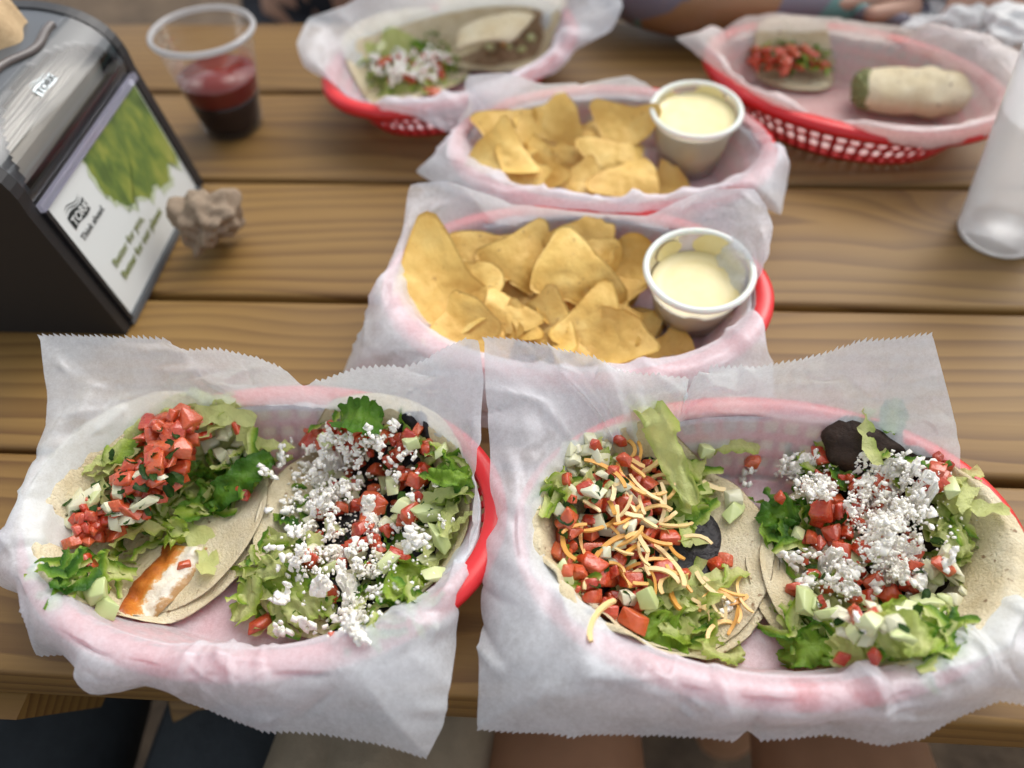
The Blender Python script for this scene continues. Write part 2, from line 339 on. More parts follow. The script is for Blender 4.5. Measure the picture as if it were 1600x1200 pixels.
# ------------------------------------------------------------------ paper liners
def liner(key, label, outline, step=4.75, seed=1, amp=1.0, mat=PAPER, pleats=22, creases=34):
    """outline: (px, py, z, serrated-to-next) corners of the sheet's free edge, in order round the basket"""
    cx, cy, r_ = BK[key]; rg = np.random.default_rng(seed); c, s = math.cos(rad(r_)), math.sin(rad(r_))
    P, ser = [], []
    if key in 'LR': outline = [(a, b, z+.018*float(ss(985, 1050, b)), e) for a, b, z, e in outline]
    n = len(outline)
    for i in range(n):
        a, b = outline[i], outline[(i+1) % n]; A, B_ = at(*a[:3]), at(*b[:3]); L = math.hypot(a[0]-b[0], a[1]-b[1])
        k = max(1, int(round(L/(step if a[3] else step*1.6))))
        for j in range(k):
            t = j/k; P.append(A.lerp(B_, t)); ser.append(a[3])
    P = np.array([tuple(p) for p in P]); N = len(P); ser = np.array(ser, bool)
    for _ in range(2):                            # soften corners a little, keep cut corners
        Q = (np.roll(P, 1, 0)+2*P+np.roll(P, -1, 0))/4; P = P*.6+Q*.4
    u = (P[:, 0]-cx)*c+(P[:, 1]-cy)*s; v = -(P[:, 0]-cx)*s+(P[:, 1]-cy)*c
    th = np.unwrap(np.arctan2(v/BB, u/BA)); base = np.linspace(th[0], th[0]+np.sign(th[-1]-th[0])*2*PI, N, endpoint=False); dv = th-base
    ker = np.exp(-np.linspace(-2, 2, 31)**2); ker /= ker.sum(); dv = np.convolve(np.concatenate([dv[-15:], dv, dv[:15]]), ker, 'valid'); th = base+dv
    rows = []; tag_t = []
    n1, n2 = 20, 38
    nx, ny = np.cos(th)/BA, np.sin(th)/BB; l = np.hypot(nx, ny); nx, ny = nx/l, ny/l
    onx, ony = nx*c-ny*s, nx*s+ny*c
    def loc(rho, off=0.0):
        uu, vv = BA*rho*np.cos(th)+nx*off, BB*rho*np.sin(th)+ny*off; return cx+uu*c-vv*s, cy+uu*s+vv*c
    rhos = np.concatenate([[.0], np.linspace(.12, .68, 6), np.linspace(.735, .985, 13)])
    for rho in rhos:
        x, y = loc(rho); z, _ = bh(x-cx, y-cy, r_); rows.append(np.stack([x, y, z+.0020], -1)); tag_t.append(rho*.5)
    up = ss(.035, .06, P[:, 2]); rp = np.hypot(((P[:, 0]-cx)*c+(P[:, 1]-cy)*s)/BA, (-(P[:, 0]-cx)*s+(P[:, 1]-cy)*c)/BB); wide = ss(.97, 1.14, rp)
    x, y = loc(.995, -.0005); P1 = np.stack([x, y, RIMZ+.0035*wide-.0075*(1-wide)], -1)
    od = (P[:, 0]-P1[:, 0])*onx+(P[:, 1]-P1[:, 1])*ony; k1 = (np.maximum(.019, .62*od)*(1-up)+.012*up)*wide; k2 = (.016*(1-up)+.022*up)*(.25+.75*wide)
    P2 = P1+np.stack([onx*k1, ony*k1, k2], -1)
    for j in range(n2):
        t = j/(n2-1); rows.append((1-t)**2*P1+2*t*(1-t)*P2+t*t*P); tag_t.append(.5+.5*t)
    G = np.array(rows); T = np.array(tag_t); R_ = len(rows)
    # normals
    du = np.roll(G, -1, 1)-np.roll(G, 1, 1); dvv = np.gradient(G, axis=0); nn = np.cross(du, dvv); nn /= np.linalg.norm(nn, axis=2, keepdims=True)+1e-9
    if nn[3, :, 2].mean() < 0: nn = -nn
    # paper coordinates: along the rim and outward (metres)
    sx = np.cumsum(np.full(N, 2*PI*.1/N))[None, :].repeat(R_, 0); rl = np.cumsum(np.concatenate([[np.zeros(N)], np.linalg.norm(np.diff(G, axis=0), axis=2)]), axis=0)
    D = np.zeros((R_, N))
    X2, Y2 = G[:, :, 0], G[:, :, 1]+G[:, :, 2]
    for _ in range(creases):                      # sharp folds, each within its own patch
        ang = rg.uniform(0, PI); wl = rg.uniform(.012, .050); ph = rg.uniform(0, 1); j = rg.integers(0, N); i = rg.integers(n1-8, R_)
        ex, ey = G[i, j, 0], G[i, j, 1]+G[i, j, 2]; sg = rg.uniform(.008, .032)
        e = np.exp(-((X2-ex)**2+(Y2-ey)**2)/sg**2); w_ = (X2*np.cos(ang)+Y2*np.sin(ang))/wl+ph
        D += e*(np.abs((w_ % 1)-.5)*2-.5)*wl*rg.uniform(.06, .15)
    D *= (.25+.75*ss(.33, .5, T))[:, None]*(.3+.7*wide)[None, :]
    for _ in range(pleats):                       # gathers where the sheet bends into the oval
        j0 = rg.uniform(0, N); wd = rg.uniform(3, 9)*(4.75/step); sl = rg.uniform(-.25, .25)*N*.12; a_ = rg.uniform(.0010, .0028)*rg.choice([-1, 1, 1])
        jj = (np.arange(N)[None, :]-j0-sl*(T[:, None]-.5)+N/2) % N-N/2
        prof = np.maximum(0, 1-np.abs(jj)/wd); D += a_*prof*(ss(.30, .44, T)*(1-ss(.62, .98, T)*.8))[:, None]
    for _ in range(int(creases*2)):              # pinched lines
        ang = rg.uniform(0, PI); j = rg.integers(0, N); i = rg.integers(n1-4, R_); ex, ey = G[i, j, 0], G[i, j, 1]+G[i, j, 2]; ln, w_ = rg.uniform(.008, .03), rg.uniform(.0013, .0024)
        a_ = (X2-ex)*np.cos(ang)+(Y2-ey)*np.sin(ang); b_ = -(X2-ex)*np.sin(ang)+(Y2-ey)*np.cos(ang)+a_*a_*rg.uniform(-6, 6)
        D += rg.uniform(.0010, .0030)*rg.choice([1, 1, -1])*np.exp(-np.abs(b_)/w_)*np.clip(1-np.abs(a_)/ln, 0, 1)*ss(.42, .5, T)[:, None]
    for fq, am in ((30, .0006), (85, .00015)):
        ph = rg.uniform(0, 6.28, 4); D += am*(np.sin(fq*X2*1.3+ph[0]+2*np.sin(fq*.6*Y2+ph[1]))*np.sin(fq*Y2+ph[2]))*(.15+.85*ss(.35, .6, T))[:, None]
    D = np.where((T < .70)[:, None], np.maximum(D, 0), D)
    D = np.where((T < .46)[:, None], np.minimum(D, .0011), D)
    G = G+nn*(D*amp)[:, :, None]
    d = G[-1]-G[-3]; d /= np.linalg.norm(d, axis=1, keepdims=True)+1e-9
    tip = np.where(ser & (np.arange(N) % 2 == 0), .0030, 0.0)*(rg.uniform(.7, 1.15, N)); G[-1] += d*tip[:, None]
    hang = P[:, 1] < .14
    vs = G.reshape(-1, 3); fs = gridf(R_, N, True)
    return tag(obj('paper_liner', vs, fs, mat), label, 'paper liner', 'deli paper liners in the red baskets')
Z = .045
liner('L', 'white deli paper lining front left basket, torn corner hanging past the plank', [
    (62, 525, .088, 1), (170, 527, .09, 1), (268, 530, .092, 0), (290, 549, .090, 1), (345, 550, .092, 1), (402, 561, .09, 1), (448, 580, .084, 0), (474, 603, .070, 0), (492, 597, .075, 1),
    (560, 576, .085, 1), (640, 570, .088, 1), (664, 562, .09, 1), (694, 545, .092, 1), (728, 529, .094, 0), (748, 531, .094, 0), (755, 590, .082, 0), (750, 680, .062, 0), (744, 770, .050, 0), (734, 850, .047, 0), (716, 930, .042, 0), (711, 1010, .026, 0), (702, 1070, .016, 0), (694, 1130, .006, 0),
    (667, 1184, -.004, 1), (600, 1163, -.002, 1), (500, 1145, .001, 1), (408, 1141, .003, 1), (330, 1110, .006, 1), (262, 1082, .010, 1), (230, 1070, .013, 0), (186, 1082, .014, 0), (140, 1084, .016, 0), (122, 1068, .018, 0), (128, 1046, .024, 0),
    (98, 1022, .012, 1), (54, 1026, .004, 0), (52, 980, .012, 0), (44, 935, .024, 0), (-2, 915, .034, 0), (-4, 880, .040, 0), (22, 830, .046, 0), (36, 785, .05, 0), (34, 760, .053, 0), (50, 715, .056, 0), (72, 665, .062, 0), (74, 610, .072, 0), (66, 560, .082, 0)], seed=3)
liner('R', 'white deli paper lining front right basket, serrated edge hanging over table edge', [
    (757, 528, .090, 1), (800, 531, .091, 1), (868, 546, .092, 1), (940, 563, .09, 1), (962, 578, .089, 1), (1020, 588, .087, 1), (1078, 590, .084, 0), (1070, 626, .074, 0), (1084, 590, .078, 1), (1110, 574, .082, 1), (1180, 576, .083, 1), (1240, 566, .085, 1), (1268, 560, .086, 1), (1320, 545, .088, 1), (1345, 536, .089, 1), (1400, 531, .091, 1),
    (1457, 523, .093, 0), (1472, 580, .084, 0), (1488, 640, .074, 0), (1500, 700, .062, 0), (1500, 735, .048, 0), (1515, 800, .039, 0), (1545, 880, .039, 0), (1590, 940, .046, 0), (1640, 1000, .040, 0), (1660, 1070, .024, 0), (1640, 1105, .012, 1), (1597, 1100, .012, 1), (1562, 1094, .014, 1), (1528, 1104, .012, 1), (1480, 1130, .007, 1), (1440, 1153, .003, 1), (1385, 1164, .001, 1), (1352, 1158, .002, 1), (1290, 1148, .004, 1),
    (1245, 1153, .003, 1), (1186, 1156, .003, 0), (1168, 1142, .006, 0), (1150, 1157, .004, 1), (1090, 1152, .003, 1), (1000, 1147, .002, 1), (900, 1147, 0, 1), (820, 1143, -.001, 1), (746, 1138, -.002, 0), (748, 1060, .016, 0), (752, 960, .034, 0), (754, 900, .042, 0), (760, 845, .046, 0), (776, 810, .0485, 0), (768, 770, .051, 0), (766, 700, .057, 0), (760, 620, .072, 0), (757, 570, .082, 0)], seed=11)
liner('C1', 'thin white paper in the nearer chip basket, pushed up by the basket behind', [
    (640, 288, .075, 0), (700, 282, .076, 0), (800, 318, .066, 0), (900, 330, .064, 0), (1010, 338, .06, 0), (1090, 300, .074, 0), (1180, 292, .076, 0), (1206, 345, .07, 0), (1204, 395, .06, 0), (1180, 440, .048, 0), (1180, 500, .046, 0), (1206, 570, .035, 0), (1212, 640, .02, 0), (1160, 672, .016, 0), (1000, 682, .014, 0), (900, 682, .014, 0), (780, 672, .014, 0),
    (640, 650, .014, 0), (530, 600, .016, 0), (556, 540, .026, 0), (580, 480, .042, 0), (604, 430, .052, 0), (626, 370, .060, 0)], step=7, seed=21)
liner('C2', 'white paper under the far chips with corners folded over both ends', [
    (728, 116, .082, 0), (790, 112, .084, 0), (850, 132, .080, 0), (930, 128, .082, 0), (985, 118, .070, 0), (1012, 138, .062, 0), (1090, 148, .055, 0), (1160, 172, .053, 0), (1206, 208, .056, 0), (1206, 225, .05, 0), (1233, 262, .042, 0), (1222, 338, .036, 0), (1150, 302, .047, 0), (1090, 318, .048, 0), (1020, 330, .048, 0), (940, 332, .047, 0), (850, 322, .048, 0), (770, 322, .047, 0), (700, 300, .047, 0),
    (648, 268, .040, 0), (690, 236, .046, 0), (708, 205, .052, 0), (730, 170, .066, 0)], step=6, seed=31)
liner('F1', 'wide white paper in the far left basket, flap spread toward the dispenser', [
    (482, 28, .075, 0), (462, 66, .068, 0), (474, 104, .058, 0), (534, 138, .048, 0), (600, 168, .048, 0), (650, 182, .046, 0), (700, 208, .036, 0), (760, 190, .042, 0), (800, 150, .046, 0), (836, 126, .046, 0), (868, 116, .04, 0), (904, 74, .052, 0), (956, 48, .060, 0), (974, 10, .075, 0), (950, -60, .09, 0), (850, -70, .10, 0), (700, -40, .10, 0), (600, -30, .095, 0), (540, 8, .085, 0)], step=6, seed=41)
liner('F2', 'white paper in the far right lattice basket, pointed flap at its left', [
    (1053, 58, .056, 0), (1100, 92, .052, 0), (1150, 130, .048, 0), (1210, 165, .046, 0), (1290, 186, .045, 0), (1335, 200, .044, 0), (1350, 212, .042, 0), (1400, 226, .042, 0), (1452, 234, .04, 0), (1530, 216, .042, 0), (1580, 200, .046, 0), (1640, 150, .052, 0), (1620, 90, .06, 0), (1530, 58, .062, 0), (1450, 44, .06, 0), (1380, 38, .06, 0), (1290, 26, .064, 0), (1220, 20, .068, 0), (1164, 24, .068, 0), (1120, 50, .054, 0)], step=6, seed=51, mat=PAPERW)
# ------------------------------------------------------------------ tacos: tortillas
def tortilla_fn(cx, cy, lifts, z0):
    """lifts: (direction in degrees, start fraction, height, radius)"""
    def f(x, y, R0):
        bx, by, br = min(BK.values(), key=lambda b: math.hypot(b[0]-cx, b[1]-cy)); zb = bh(x-bx, y-by, br)[0]+.0052
        z = np.full(np.shape(x), z0)
        for a, st, hh in lifts:
            d = ((x-cx)*math.cos(rad(a))+(y-cy)*math.sin(rad(a)))/R0; z = z+hh*np.clip((d-st)/(1-st), 0, 1.3)**1.6
        k = .004; return np.maximum(z, zb)+k*np.exp(-np.abs(z-zb)/k)*.5
    return f
def tortilla(parent, cx, cy, ra, rb, rot, lifts, z0=.0075, shift=(0, 0), ruff=(0, 0, 0), seed=0, fill=True, th=.0016, out=None):
    rg = np.random.default_rng(seed); nR, nA = 26, 120; cx, cy = cx+shift[0], cy+shift[1]; f = tortilla_fn(cx, cy, lifts, z0); R0 = (ra+rb)/2
    ang = np.linspace(0, 2*PI, nA, endpoint=False); ph = rg.uniform(0, 6.28, 6)
    wob = 1+.012*np.sin(2*ang+ph[0])+.012*np.sin(3*ang+ph[1])+.006*np.sin(7*ang+ph[2])+.004*np.sin(17*ang+ph[3])+rg.normal(0, .0022, nA)
    rr = np.concatenate([np.linspace(0, .9, 18), np.linspace(.92, 1, nR-18)])[:, None]
    u, v = ra*rr*np.cos(ang)*wob, rb*rr*np.sin(ang)*wob; c, s = math.cos(rad(rot)), math.sin(rad(rot)); X, Y = cx+u*c-v*s, cy+u*s+v*c
    Zt = f(X, Y, R0)
    if ruff[1]:                                   # a wavy raised edge around one direction
        da = (ang-rad(ruff[0])+PI) % (2*PI)-PI; e = np.exp(-(da/.85)**2)*ss(.7, 1, rr)
        Zt = Zt+e*ruff[1]*np.sin(ruff[2]*ang+ph[4]); X = X+e*np.cos(ang)*.0028*np.sin(ruff[2]*ang+ph[5]); Y = Y+e*np.sin(ang)*.0028*np.sin(ruff[2]*ang+ph[5])
    Zt = Zt+.0006*np.sin(X*210+ph[1])*np.sin(Y*190+ph[2])
    edge = np.clip((rr-.95)/.05, 0, 1)**2*th*.5
    T = np.stack([X, Y, Zt+th/2-edge], -1); B_ = np.stack([X, Y, Zt-th/2+edge], -1)
    vs = np.concatenate([T.reshape(-1, 3), B_.reshape(-1, 3)]); nv = nR*nA; fs = gridf(nR, nA, True); fs += [(a+nv, d+nv, c_+nv, b+nv) for a, b, c_, d in gridf(nR, nA, True)]
    for j in range(nA): k = (j+1) % nA; fs.append(((nR-1)*nA+k, (nR-1)*nA+j, nv+(nR-1)*nA+j, nv+(nR-1)*nA+k))
    loc = Vector(parent.location)
    vs = vs-np.array(loc)
    o = obj('tortilla', vs, fs, TORT, parent)
    # lay it into the height field
    du, dv_ = (gx-cx)*c+(gy-cy)*s, -(gx-cx)*s+(gy-cy)*c; ins = (du/ra)**2+(dv_/rb)**2 < 1
    global HM
    HM = np.where(ins, np.maximum(HM, f(gx, gy, R0)+th/2), HM)
    return o
def taco(name, label, px, py, z=.012):
    p = at(px, py, z); return tag(empty(name, (p.x, p.y, .004)), label, 'taco')
def bed(parent, name, m, px, py, ra, rb, rot, hh, seed=0, lump=.0035, fq=150):
    """a lumpy mound of filling over the tortilla"""
    global HM
    p = look(px, py); c, s = math.cos(rad(rot)), math.sin(rad(rot)); nR, nA = 22, 72
    ang = np.linspace(0, 2*PI, nA, endpoint=False); rg = np.random.default_rng(seed); ph = rg.uniform(0, 6, 4)
    wob = 1+.08*np.sin(2*ang+ph[0])+.06*np.sin(5*ang+ph[1])+.04*np.sin(9*ang+ph[2]); vs = []
    for i in range(nR):
        t = i/(nR-1)
        for j in range(nA):
            u, v = ra*t*math.cos(ang[j])*wob[j], rb*t*math.sin(ang[j])*wob[j]; x, y = p.x+u*c-v*s, p.y+u*s+v*c
            z = hm(x, y)+hh*(1-t**2.2)+lump*(1-t**4)*mnoise.noise(Vector((x*fq, y*fq, seed)))-.001*(t > .97); vs.append((x-parent.location.x, y-parent.location.y, z-parent.location.z))
    o = obj(name, vs, gridf(nR, nA, True), m, parent)
    du, dv_ = (gx-p.x)*c+(gy-p.y)*s, -(gx-p.x)*s+(gy-p.y)*c; t = np.sqrt((du/ra)**2+(dv_/rb)**2)
    HM = np.where(t < 1, HM+hh*(1-np.clip(t, 0, 1)**2.2), HM); return o
# ------------------------------------------------------------------ topping pieces, a few meshes of each kind
def dice(name, m, sx, sy, sz, n, jit=.36, bev=.085):
    out = []
    for i in range(n):
        bm = bmesh.new(); k = [random.uniform(.65, 1.4), random.uniform(.65, 1.25), random.uniform(.7, 1.25)]; tp, sk = random.uniform(.35, 1.0), random.uniform(-.45, .45)
        for cx_ in (-1, 1):
            for cy_ in (-1, 1):
                for cz_ in (-1, 1):
                    q = tp if cz_ > 0 else 1; bm.verts.new(((cx_*.5*q+sk*cz_*.5)*sx*k[0]*(1+random.uniform(-jit, jit)), cy_*.5*(.5+.5*q)*sy*k[1]*(1+random.uniform(-jit, jit)), cz_*.5*sz*k[2]*(1+random.uniform(-jit, jit))))
        for _ in range(2): v = Vector((random.gauss(0, 1), random.gauss(0, 1), random.gauss(0, 1))).normalized()*.62; bm.verts.new((v.x*sx, v.y*sy, v.z*sz))
        res = bmesh.ops.convex_hull(bm, input=bm.verts[:]); bmesh.ops.delete(bm, geom=[v for v in bm.verts if not v.link_faces], context='VERTS')
        bmesh.ops.dissolve_limit(bm, angle_limit=rad(14), verts=bm.verts[:], edges=bm.edges[:])
        bmesh.ops.bevel(bm, geom=bm.edges[:], offset=min(sx, sy, sz)*bev, segments=2, affect='EDGES', profile=.5)
        sd_ = random.uniform(0, 99)
        for v in bm.verts: v.co *= 1+.13*mnoise.noise(v.co/sx*2.2+Vector((sd_, 0, 0)))
        out.append(bm_mesh(name, bm, m))
    return out
def strip(name, m, L, W, n, curl=1.0, gy=(0.0, 1.0), nu=5, nv=13, ruf=.25):
    out = []
    for q in range(n):
        k1 = random.uniform(-2.2, 2.2)*curl; k2 = random.uniform(-1.6, 1.6)*curl; ph = random.uniform(0, 6); tw = random.uniform(-1.3, 1.3)*curl; wv = random.uniform(2, 4); vs = []; at_ = []; pos = Vector((0, 0, 0)); hd = Vector((1, 0, 0))
        pts = []
        for i in range(nv):
            t = i/(nv-1); a = k1*(t-.5); b = k2*(t-.5); pts.append(pos.copy()); pos += Vector((math.cos(a)*math.cos(b), math.sin(a), math.sin(b)))*(L/(nv-1))
        cen = sum(pts, Vector())/nv
        for i in range(nv):
            t = i/(nv-1); d = (pts[min(nv-1, i+1)]-pts[max(0, i-1)]).normalized(); sd_ = d.cross(Vector((0, 0, 1))).normalized(); upv = sd_.cross(d); ta = tw*(t-.5); sd2 = sd_*math.cos(ta)+upv*math.sin(ta); up2 = -sd_*math.sin(ta)+upv*math.cos(ta)
            wdt = W*(.55+.45*math.sin(PI*min(1, max(0, t*.9+.05))))*(1+.25*math.sin(wv*2*PI*t+ph))
            for j in range(nu):
                e = j/(nu-1)-.5; rz = ruf*W*math.sin(wv*2*PI*t*1.3+ph+e*2)*(abs(e)*2)+.10*W*(4*e*e); vs.append(pts[i]-cen+sd2*(e*wdt)+up2*rz); at_.append(gy[0]+(gy[1]-gy[0])*(j/(nu-1))+random.uniform(-.05, .05))
        out.append(mesh(name, vs, gridf(nv, nu), m, True, at_))
    return out
def leafpatch(name, m, L, W, n, ruf=.12, gy=(0.2, .8), nv=14, bend=1.0):
    out = []
    for q in range(n):
        sd_ = random.uniform(0, 99); bx, by = random.uniform(.5, 1.6)*bend*random.choice((-1, 1)), random.uniform(-.8, .8)*bend; vs = []; at_ = []
        for i in range(nv):
            for j in range(nv):
                u, v = i/(nv-1)*2-1, j/(nv-1)*2-1
                e = math.sqrt(max(0, 1-(abs(u)**2.6)*.75)); e2 = 1+.22*mnoise.noise(Vector((u*3+sd_, v*3, 3)))+.12*mnoise.noise(Vector((u*9+sd_, v*9, 3)))
                x, y = u*L/2*e2, v*W/2*e*e2; z = ruf*L*mnoise.noise(Vector((u*1.8+sd_, v*1.8, 0)))*(.3+.7*abs(v))+ruf*.5*L*mnoise.noise(Vector((u*4.5+sd_, v*4.5, 7)))*(.2+.8*max(abs(u), abs(v)))-bx*.10*L*u*u+by*.12*L*v*abs(v)
                vs.append((x, y, z)); at_.append(gy[0]+(gy[1]-gy[0])*min(1, abs(v)*1.1)+.1*mnoise.noise(Vector((u*3, v*3, sd_))))
        out.append(mesh(name, vs, gridf(nv, nv), m, True, at_))
    return out
def crumb(name, m, n, grains=4, spread=.30):
    out = []
    for q in range(n):
        bm = bmesh.new(); k = random.randint(max(1, grains-1), grains+1)
        for g in range(k):
            c = Vector((random.gauss(0, spread), random.gauss(0, spread), random.gauss(0, spread*.6))) if g else Vector(); rr = random.uniform(.26, .44)*(1.15 if g == 0 else .85); vv = []
            for _ in range(11): d = Vector((random.gauss(0, 1), random.gauss(0, 1), random.gauss(0, 1))).normalized(); vv.append(bm.verts.new(c+d*rr*random.uniform(.8, 1.15)))
            bmesh.ops.convex_hull(bm, input=vv)
        bmesh.ops.delete(bm, geom=[v for v in bm.verts if not v.link_faces], context='VERTS'); out.append(bm_mesh(name, bm, m))
    return out
def shred(name, m, n):
    out = []
    for q in range(n):
        L = random.choice((.007, .011, .015, .02, .025, .03))*random.uniform(.85, 1.1); r = random.uniform(.00088, .00122); a = random.uniform(-2.4, 2.4); b = random.uniform(-1.2, 1.2); nv = 11; pos = Vector((0, 0, 0)); pts = []
        a2 = random.uniform(-1.5, 1.5)
        for i in range(nv): t = i/(nv-1)-.5; ang = a*t+a2*t*abs(t)*2; pts.append(pos.copy()); pos += Vector((math.cos(ang), math.sin(ang), b*t*.5)).normalized()*L/(nv-1)
        cen = sum(pts, Vector())/nv; vs = []
        for i in range(nv):
            d = (pts[min(nv-1, i+1)]-pts[max(0, i-1)]).normalized(); s1 = d.cross(Vector((0, 0, 1))).normalized(); s2 = s1.cross(d); k = .75 if i in (0, nv-1) else 1
            for c_ in range(4): aa = c_*PI/2+PI/4; vs.append(pts[i]-cen+(s1*math.cos(aa)*1.35+s2*math.sin(aa)*.85)*r*k*(1+.18*mnoise.noise(Vector((i*.7, q*3.1, c_)))))
        fs = gridf(nv, 4, True)+[tuple(range(4))[::-1], tuple(range((nv-1)*4, nv*4))]; out.append(mesh(name, vs, fs, m, False))
    return out
PC = {  # kind: (meshes, footprint radius, thickness, tilt, scale range)
 'tomato_piece': (dice('tomato_piece', TOM, .0086, .0072, .0056, 16), .0043, .0042, 40, (.5, 1.35)),
 'tomato_chunk': (dice('tomato_piece', TOM, .0130, .0080, .0058, 10), .0062, .006, 30, (.8, 1.2)),
 'onion_piece': (dice('onion_piece', ONION, .0085, .0065, .0036, 8), .0042, .0032, 45, (.65, 1.25)),
 'cucumber_piece': (dice('cucumber_piece', CUC, .0095, .0075, .0055, 7), .0045, .0045, 40, (.7, 1.2)),
 'lettuce_shred': (strip('lettuce_shred', LET, .030, .0056, 20, ruf=.24), .0060, .0026, 34, (.6, 1.1)),
 'pale_shred': (strip('lettuce_shred', LET, .032, .008, 8, gy=(-.35, .25), curl=.7), .007, .0026, 28, (.7, 1.3)),
 'green_shred': (strip('lettuce_shred', LETD, .028, .0062, 12, ruf=.26), .0062, .0026, 34, (.6, 1.05)),
 'lettuce_leaf': (leafpatch('lettuce_leaf', LET, .028, .021, 8, ruf=.18), .010, .0032, 35, (.7, 1.2)),
 'cilantro_leaf': (leafpatch('cilantro_leaf', CIL, .0075, .0045, 6, ruf=.18, nv=6), .002, .001, 50, (.5, 1.2)),
 'cheese_crumb': (crumb('cheese_crumb', CHEESE, 16, 3, .28), .0026, .0032, 90, (.0024, .0070)),
 'cheese_lump': (crumb('cheese_lump', CHEESE, 8, 12, .36), .005, .006, 90, (.0065, .0095)),
 'cheddar_shred': (shred('cheddar_shred', CHED, 16), .005, .0016, 22, (.8, 1.2)),
}
def put(kind, px, py, parent=None, sc=None, rz=None, tilt=None, name=None, lift=0, me=None):
    if sc and kind == 'tomato_piece': sc = sc*.86
    if sc and kind == 'cucumber_piece': sc = sc*.78
    ms, r, t, tl, (s0, s1) = PC[kind]; s = sc if sc else random.uniform(s0, s1)
    p = look(px, py); k = s if s > .1 else s/((s0+s1)/2)
    if kind.startswith('cheese'): k = s/.0045 if kind == 'cheese_crumb' else s/.010
    z = settle(p.x, p.y, r*k, t*k)+lift
    me = me or random.choice(ms); o = bpy.data.objects.new(name or me.name.split('.')[0], me); COL.objects.link(o)
    tt = rad(tl if tilt is None else tilt)
    o.rotation_euler = Euler((random.uniform(-tt, tt), random.uniform(-tt, tt), rad(rz) if rz is not None else random.uniform(0, 6.28)))
    o.scale = (s, s, s*(.7 if kind.startswith('cheese') else 1)); loc = Vector((p.x, p.y, z))
    if parent: o.parent = parent; loc = loc-parent.location
    o.location = loc; return o
def scatter(parent, kind, n, cx, cy, rx, ry, rot=0, gauss=False, **kw):
    pts = []
    n = max(1, round(n*{'lettuce_shred': 1.35, 'green_shred': 1.1, 'pale_shred': .7, 'lettuce_leaf': .25, 'cheddar_shred': .85, 'cucumber_piece': .7, 'tomato_piece': 1.5, 'onion_piece': 1.25}.get(kind, 1)))
    for i in range(n):
        best = None
        for _ in range(6):
            if gauss: a, b = random.gauss(0, .5), random.gauss(0, .5)
            else:
                rr, aa = math.sqrt(random.random()), random.uniform(0, 6.28); a, b = rr*math.cos(aa), rr*math.sin(aa)
            q = (cx+a*rx*math.cos(rad(rot))-b*ry*math.sin(rad(rot)), cy+a*rx*math.sin(rad(rot))+b*ry*math.cos(rad(rot)))
            d = min([math.hypot(q[0]-u, q[1]-v) for u, v in pts[-60:]] or [99])
            if best is None or d > best[0]: best = (d, q)
            if gauss: break
        pts.append(best[1]); put(kind, *best[1], parent, **kw)
def leafobj(parent, m, ctr, width, name='lettuce_leaf', g=(0.2, .9), lift=.004, ruf=.0045, label=None, seed=0, cup=.05):
    """a single large leaf laid along a line of pixels (px, py, height above what lies there)"""
    P = []
    for px, py, dz in ctr: p = look(px, py); q = at(px, py, p.z+dz); P.append(q)
    n = 34; pts = []
    for i in range(n):
        t = i/(n-1)*(len(P)-1); k = min(len(P)-2, int(t)); f = t-k
        p0, p1, p2, p3 = P[max(0, k-1)], P[k], P[k+1], P[min(len(P)-1, k+2)]
        pts.append(.5*((2*p1)+(p2-p0)*f+(2*p0-5*p1+4*p2-p3)*f*f+(3*p1-p0-3*p2+p3)*f**3))
    vs = []; at_ = []; nu = 11; off = parent.location if parent else Vector()
    for i in range(n):
        t = i/(n-1); d = (pts[min(n-1, i+1)]-pts[max(0, i-1)]).normalized(); vw = (EYE-pts[i]).normalized(); nrm = (Vector((0, 0, 1))*.6+vw*.4); sd_ = d.cross(nrm).normalized(); up = sd_.cross(d)
        wd = width*(math.sin(PI*(.08+.86*t))**.6)*(1+.2*mnoise.noise(Vector((t*6, seed, 0))))
        for j in range(nu):
            e = j/(nu-1)*2-1; z = ruf*mnoise.noise(Vector((t*7, e*1.6, seed*3.1)))*1.6*(.3+abs(e))+ruf*.7*mnoise.noise(Vector((t*16, e*4, seed)))*abs(e)+cup*wd*e*e
            vs.append(pts[i]+sd_*(e*wd/2*(1+.22*mnoise.noise(Vector((t*17, seed, e*.7)))+.10*mnoise.noise(Vector((t*40, seed, e)))))+up*z-off); at_.append(g[0]+(g[1]-g[0])*abs(e))
    o = obj(name, vs, gridf(n, nu), m, parent, True, at_)
    for p in pts[::3]: settle(p.x, p.y, width*.4, .003)
    return o

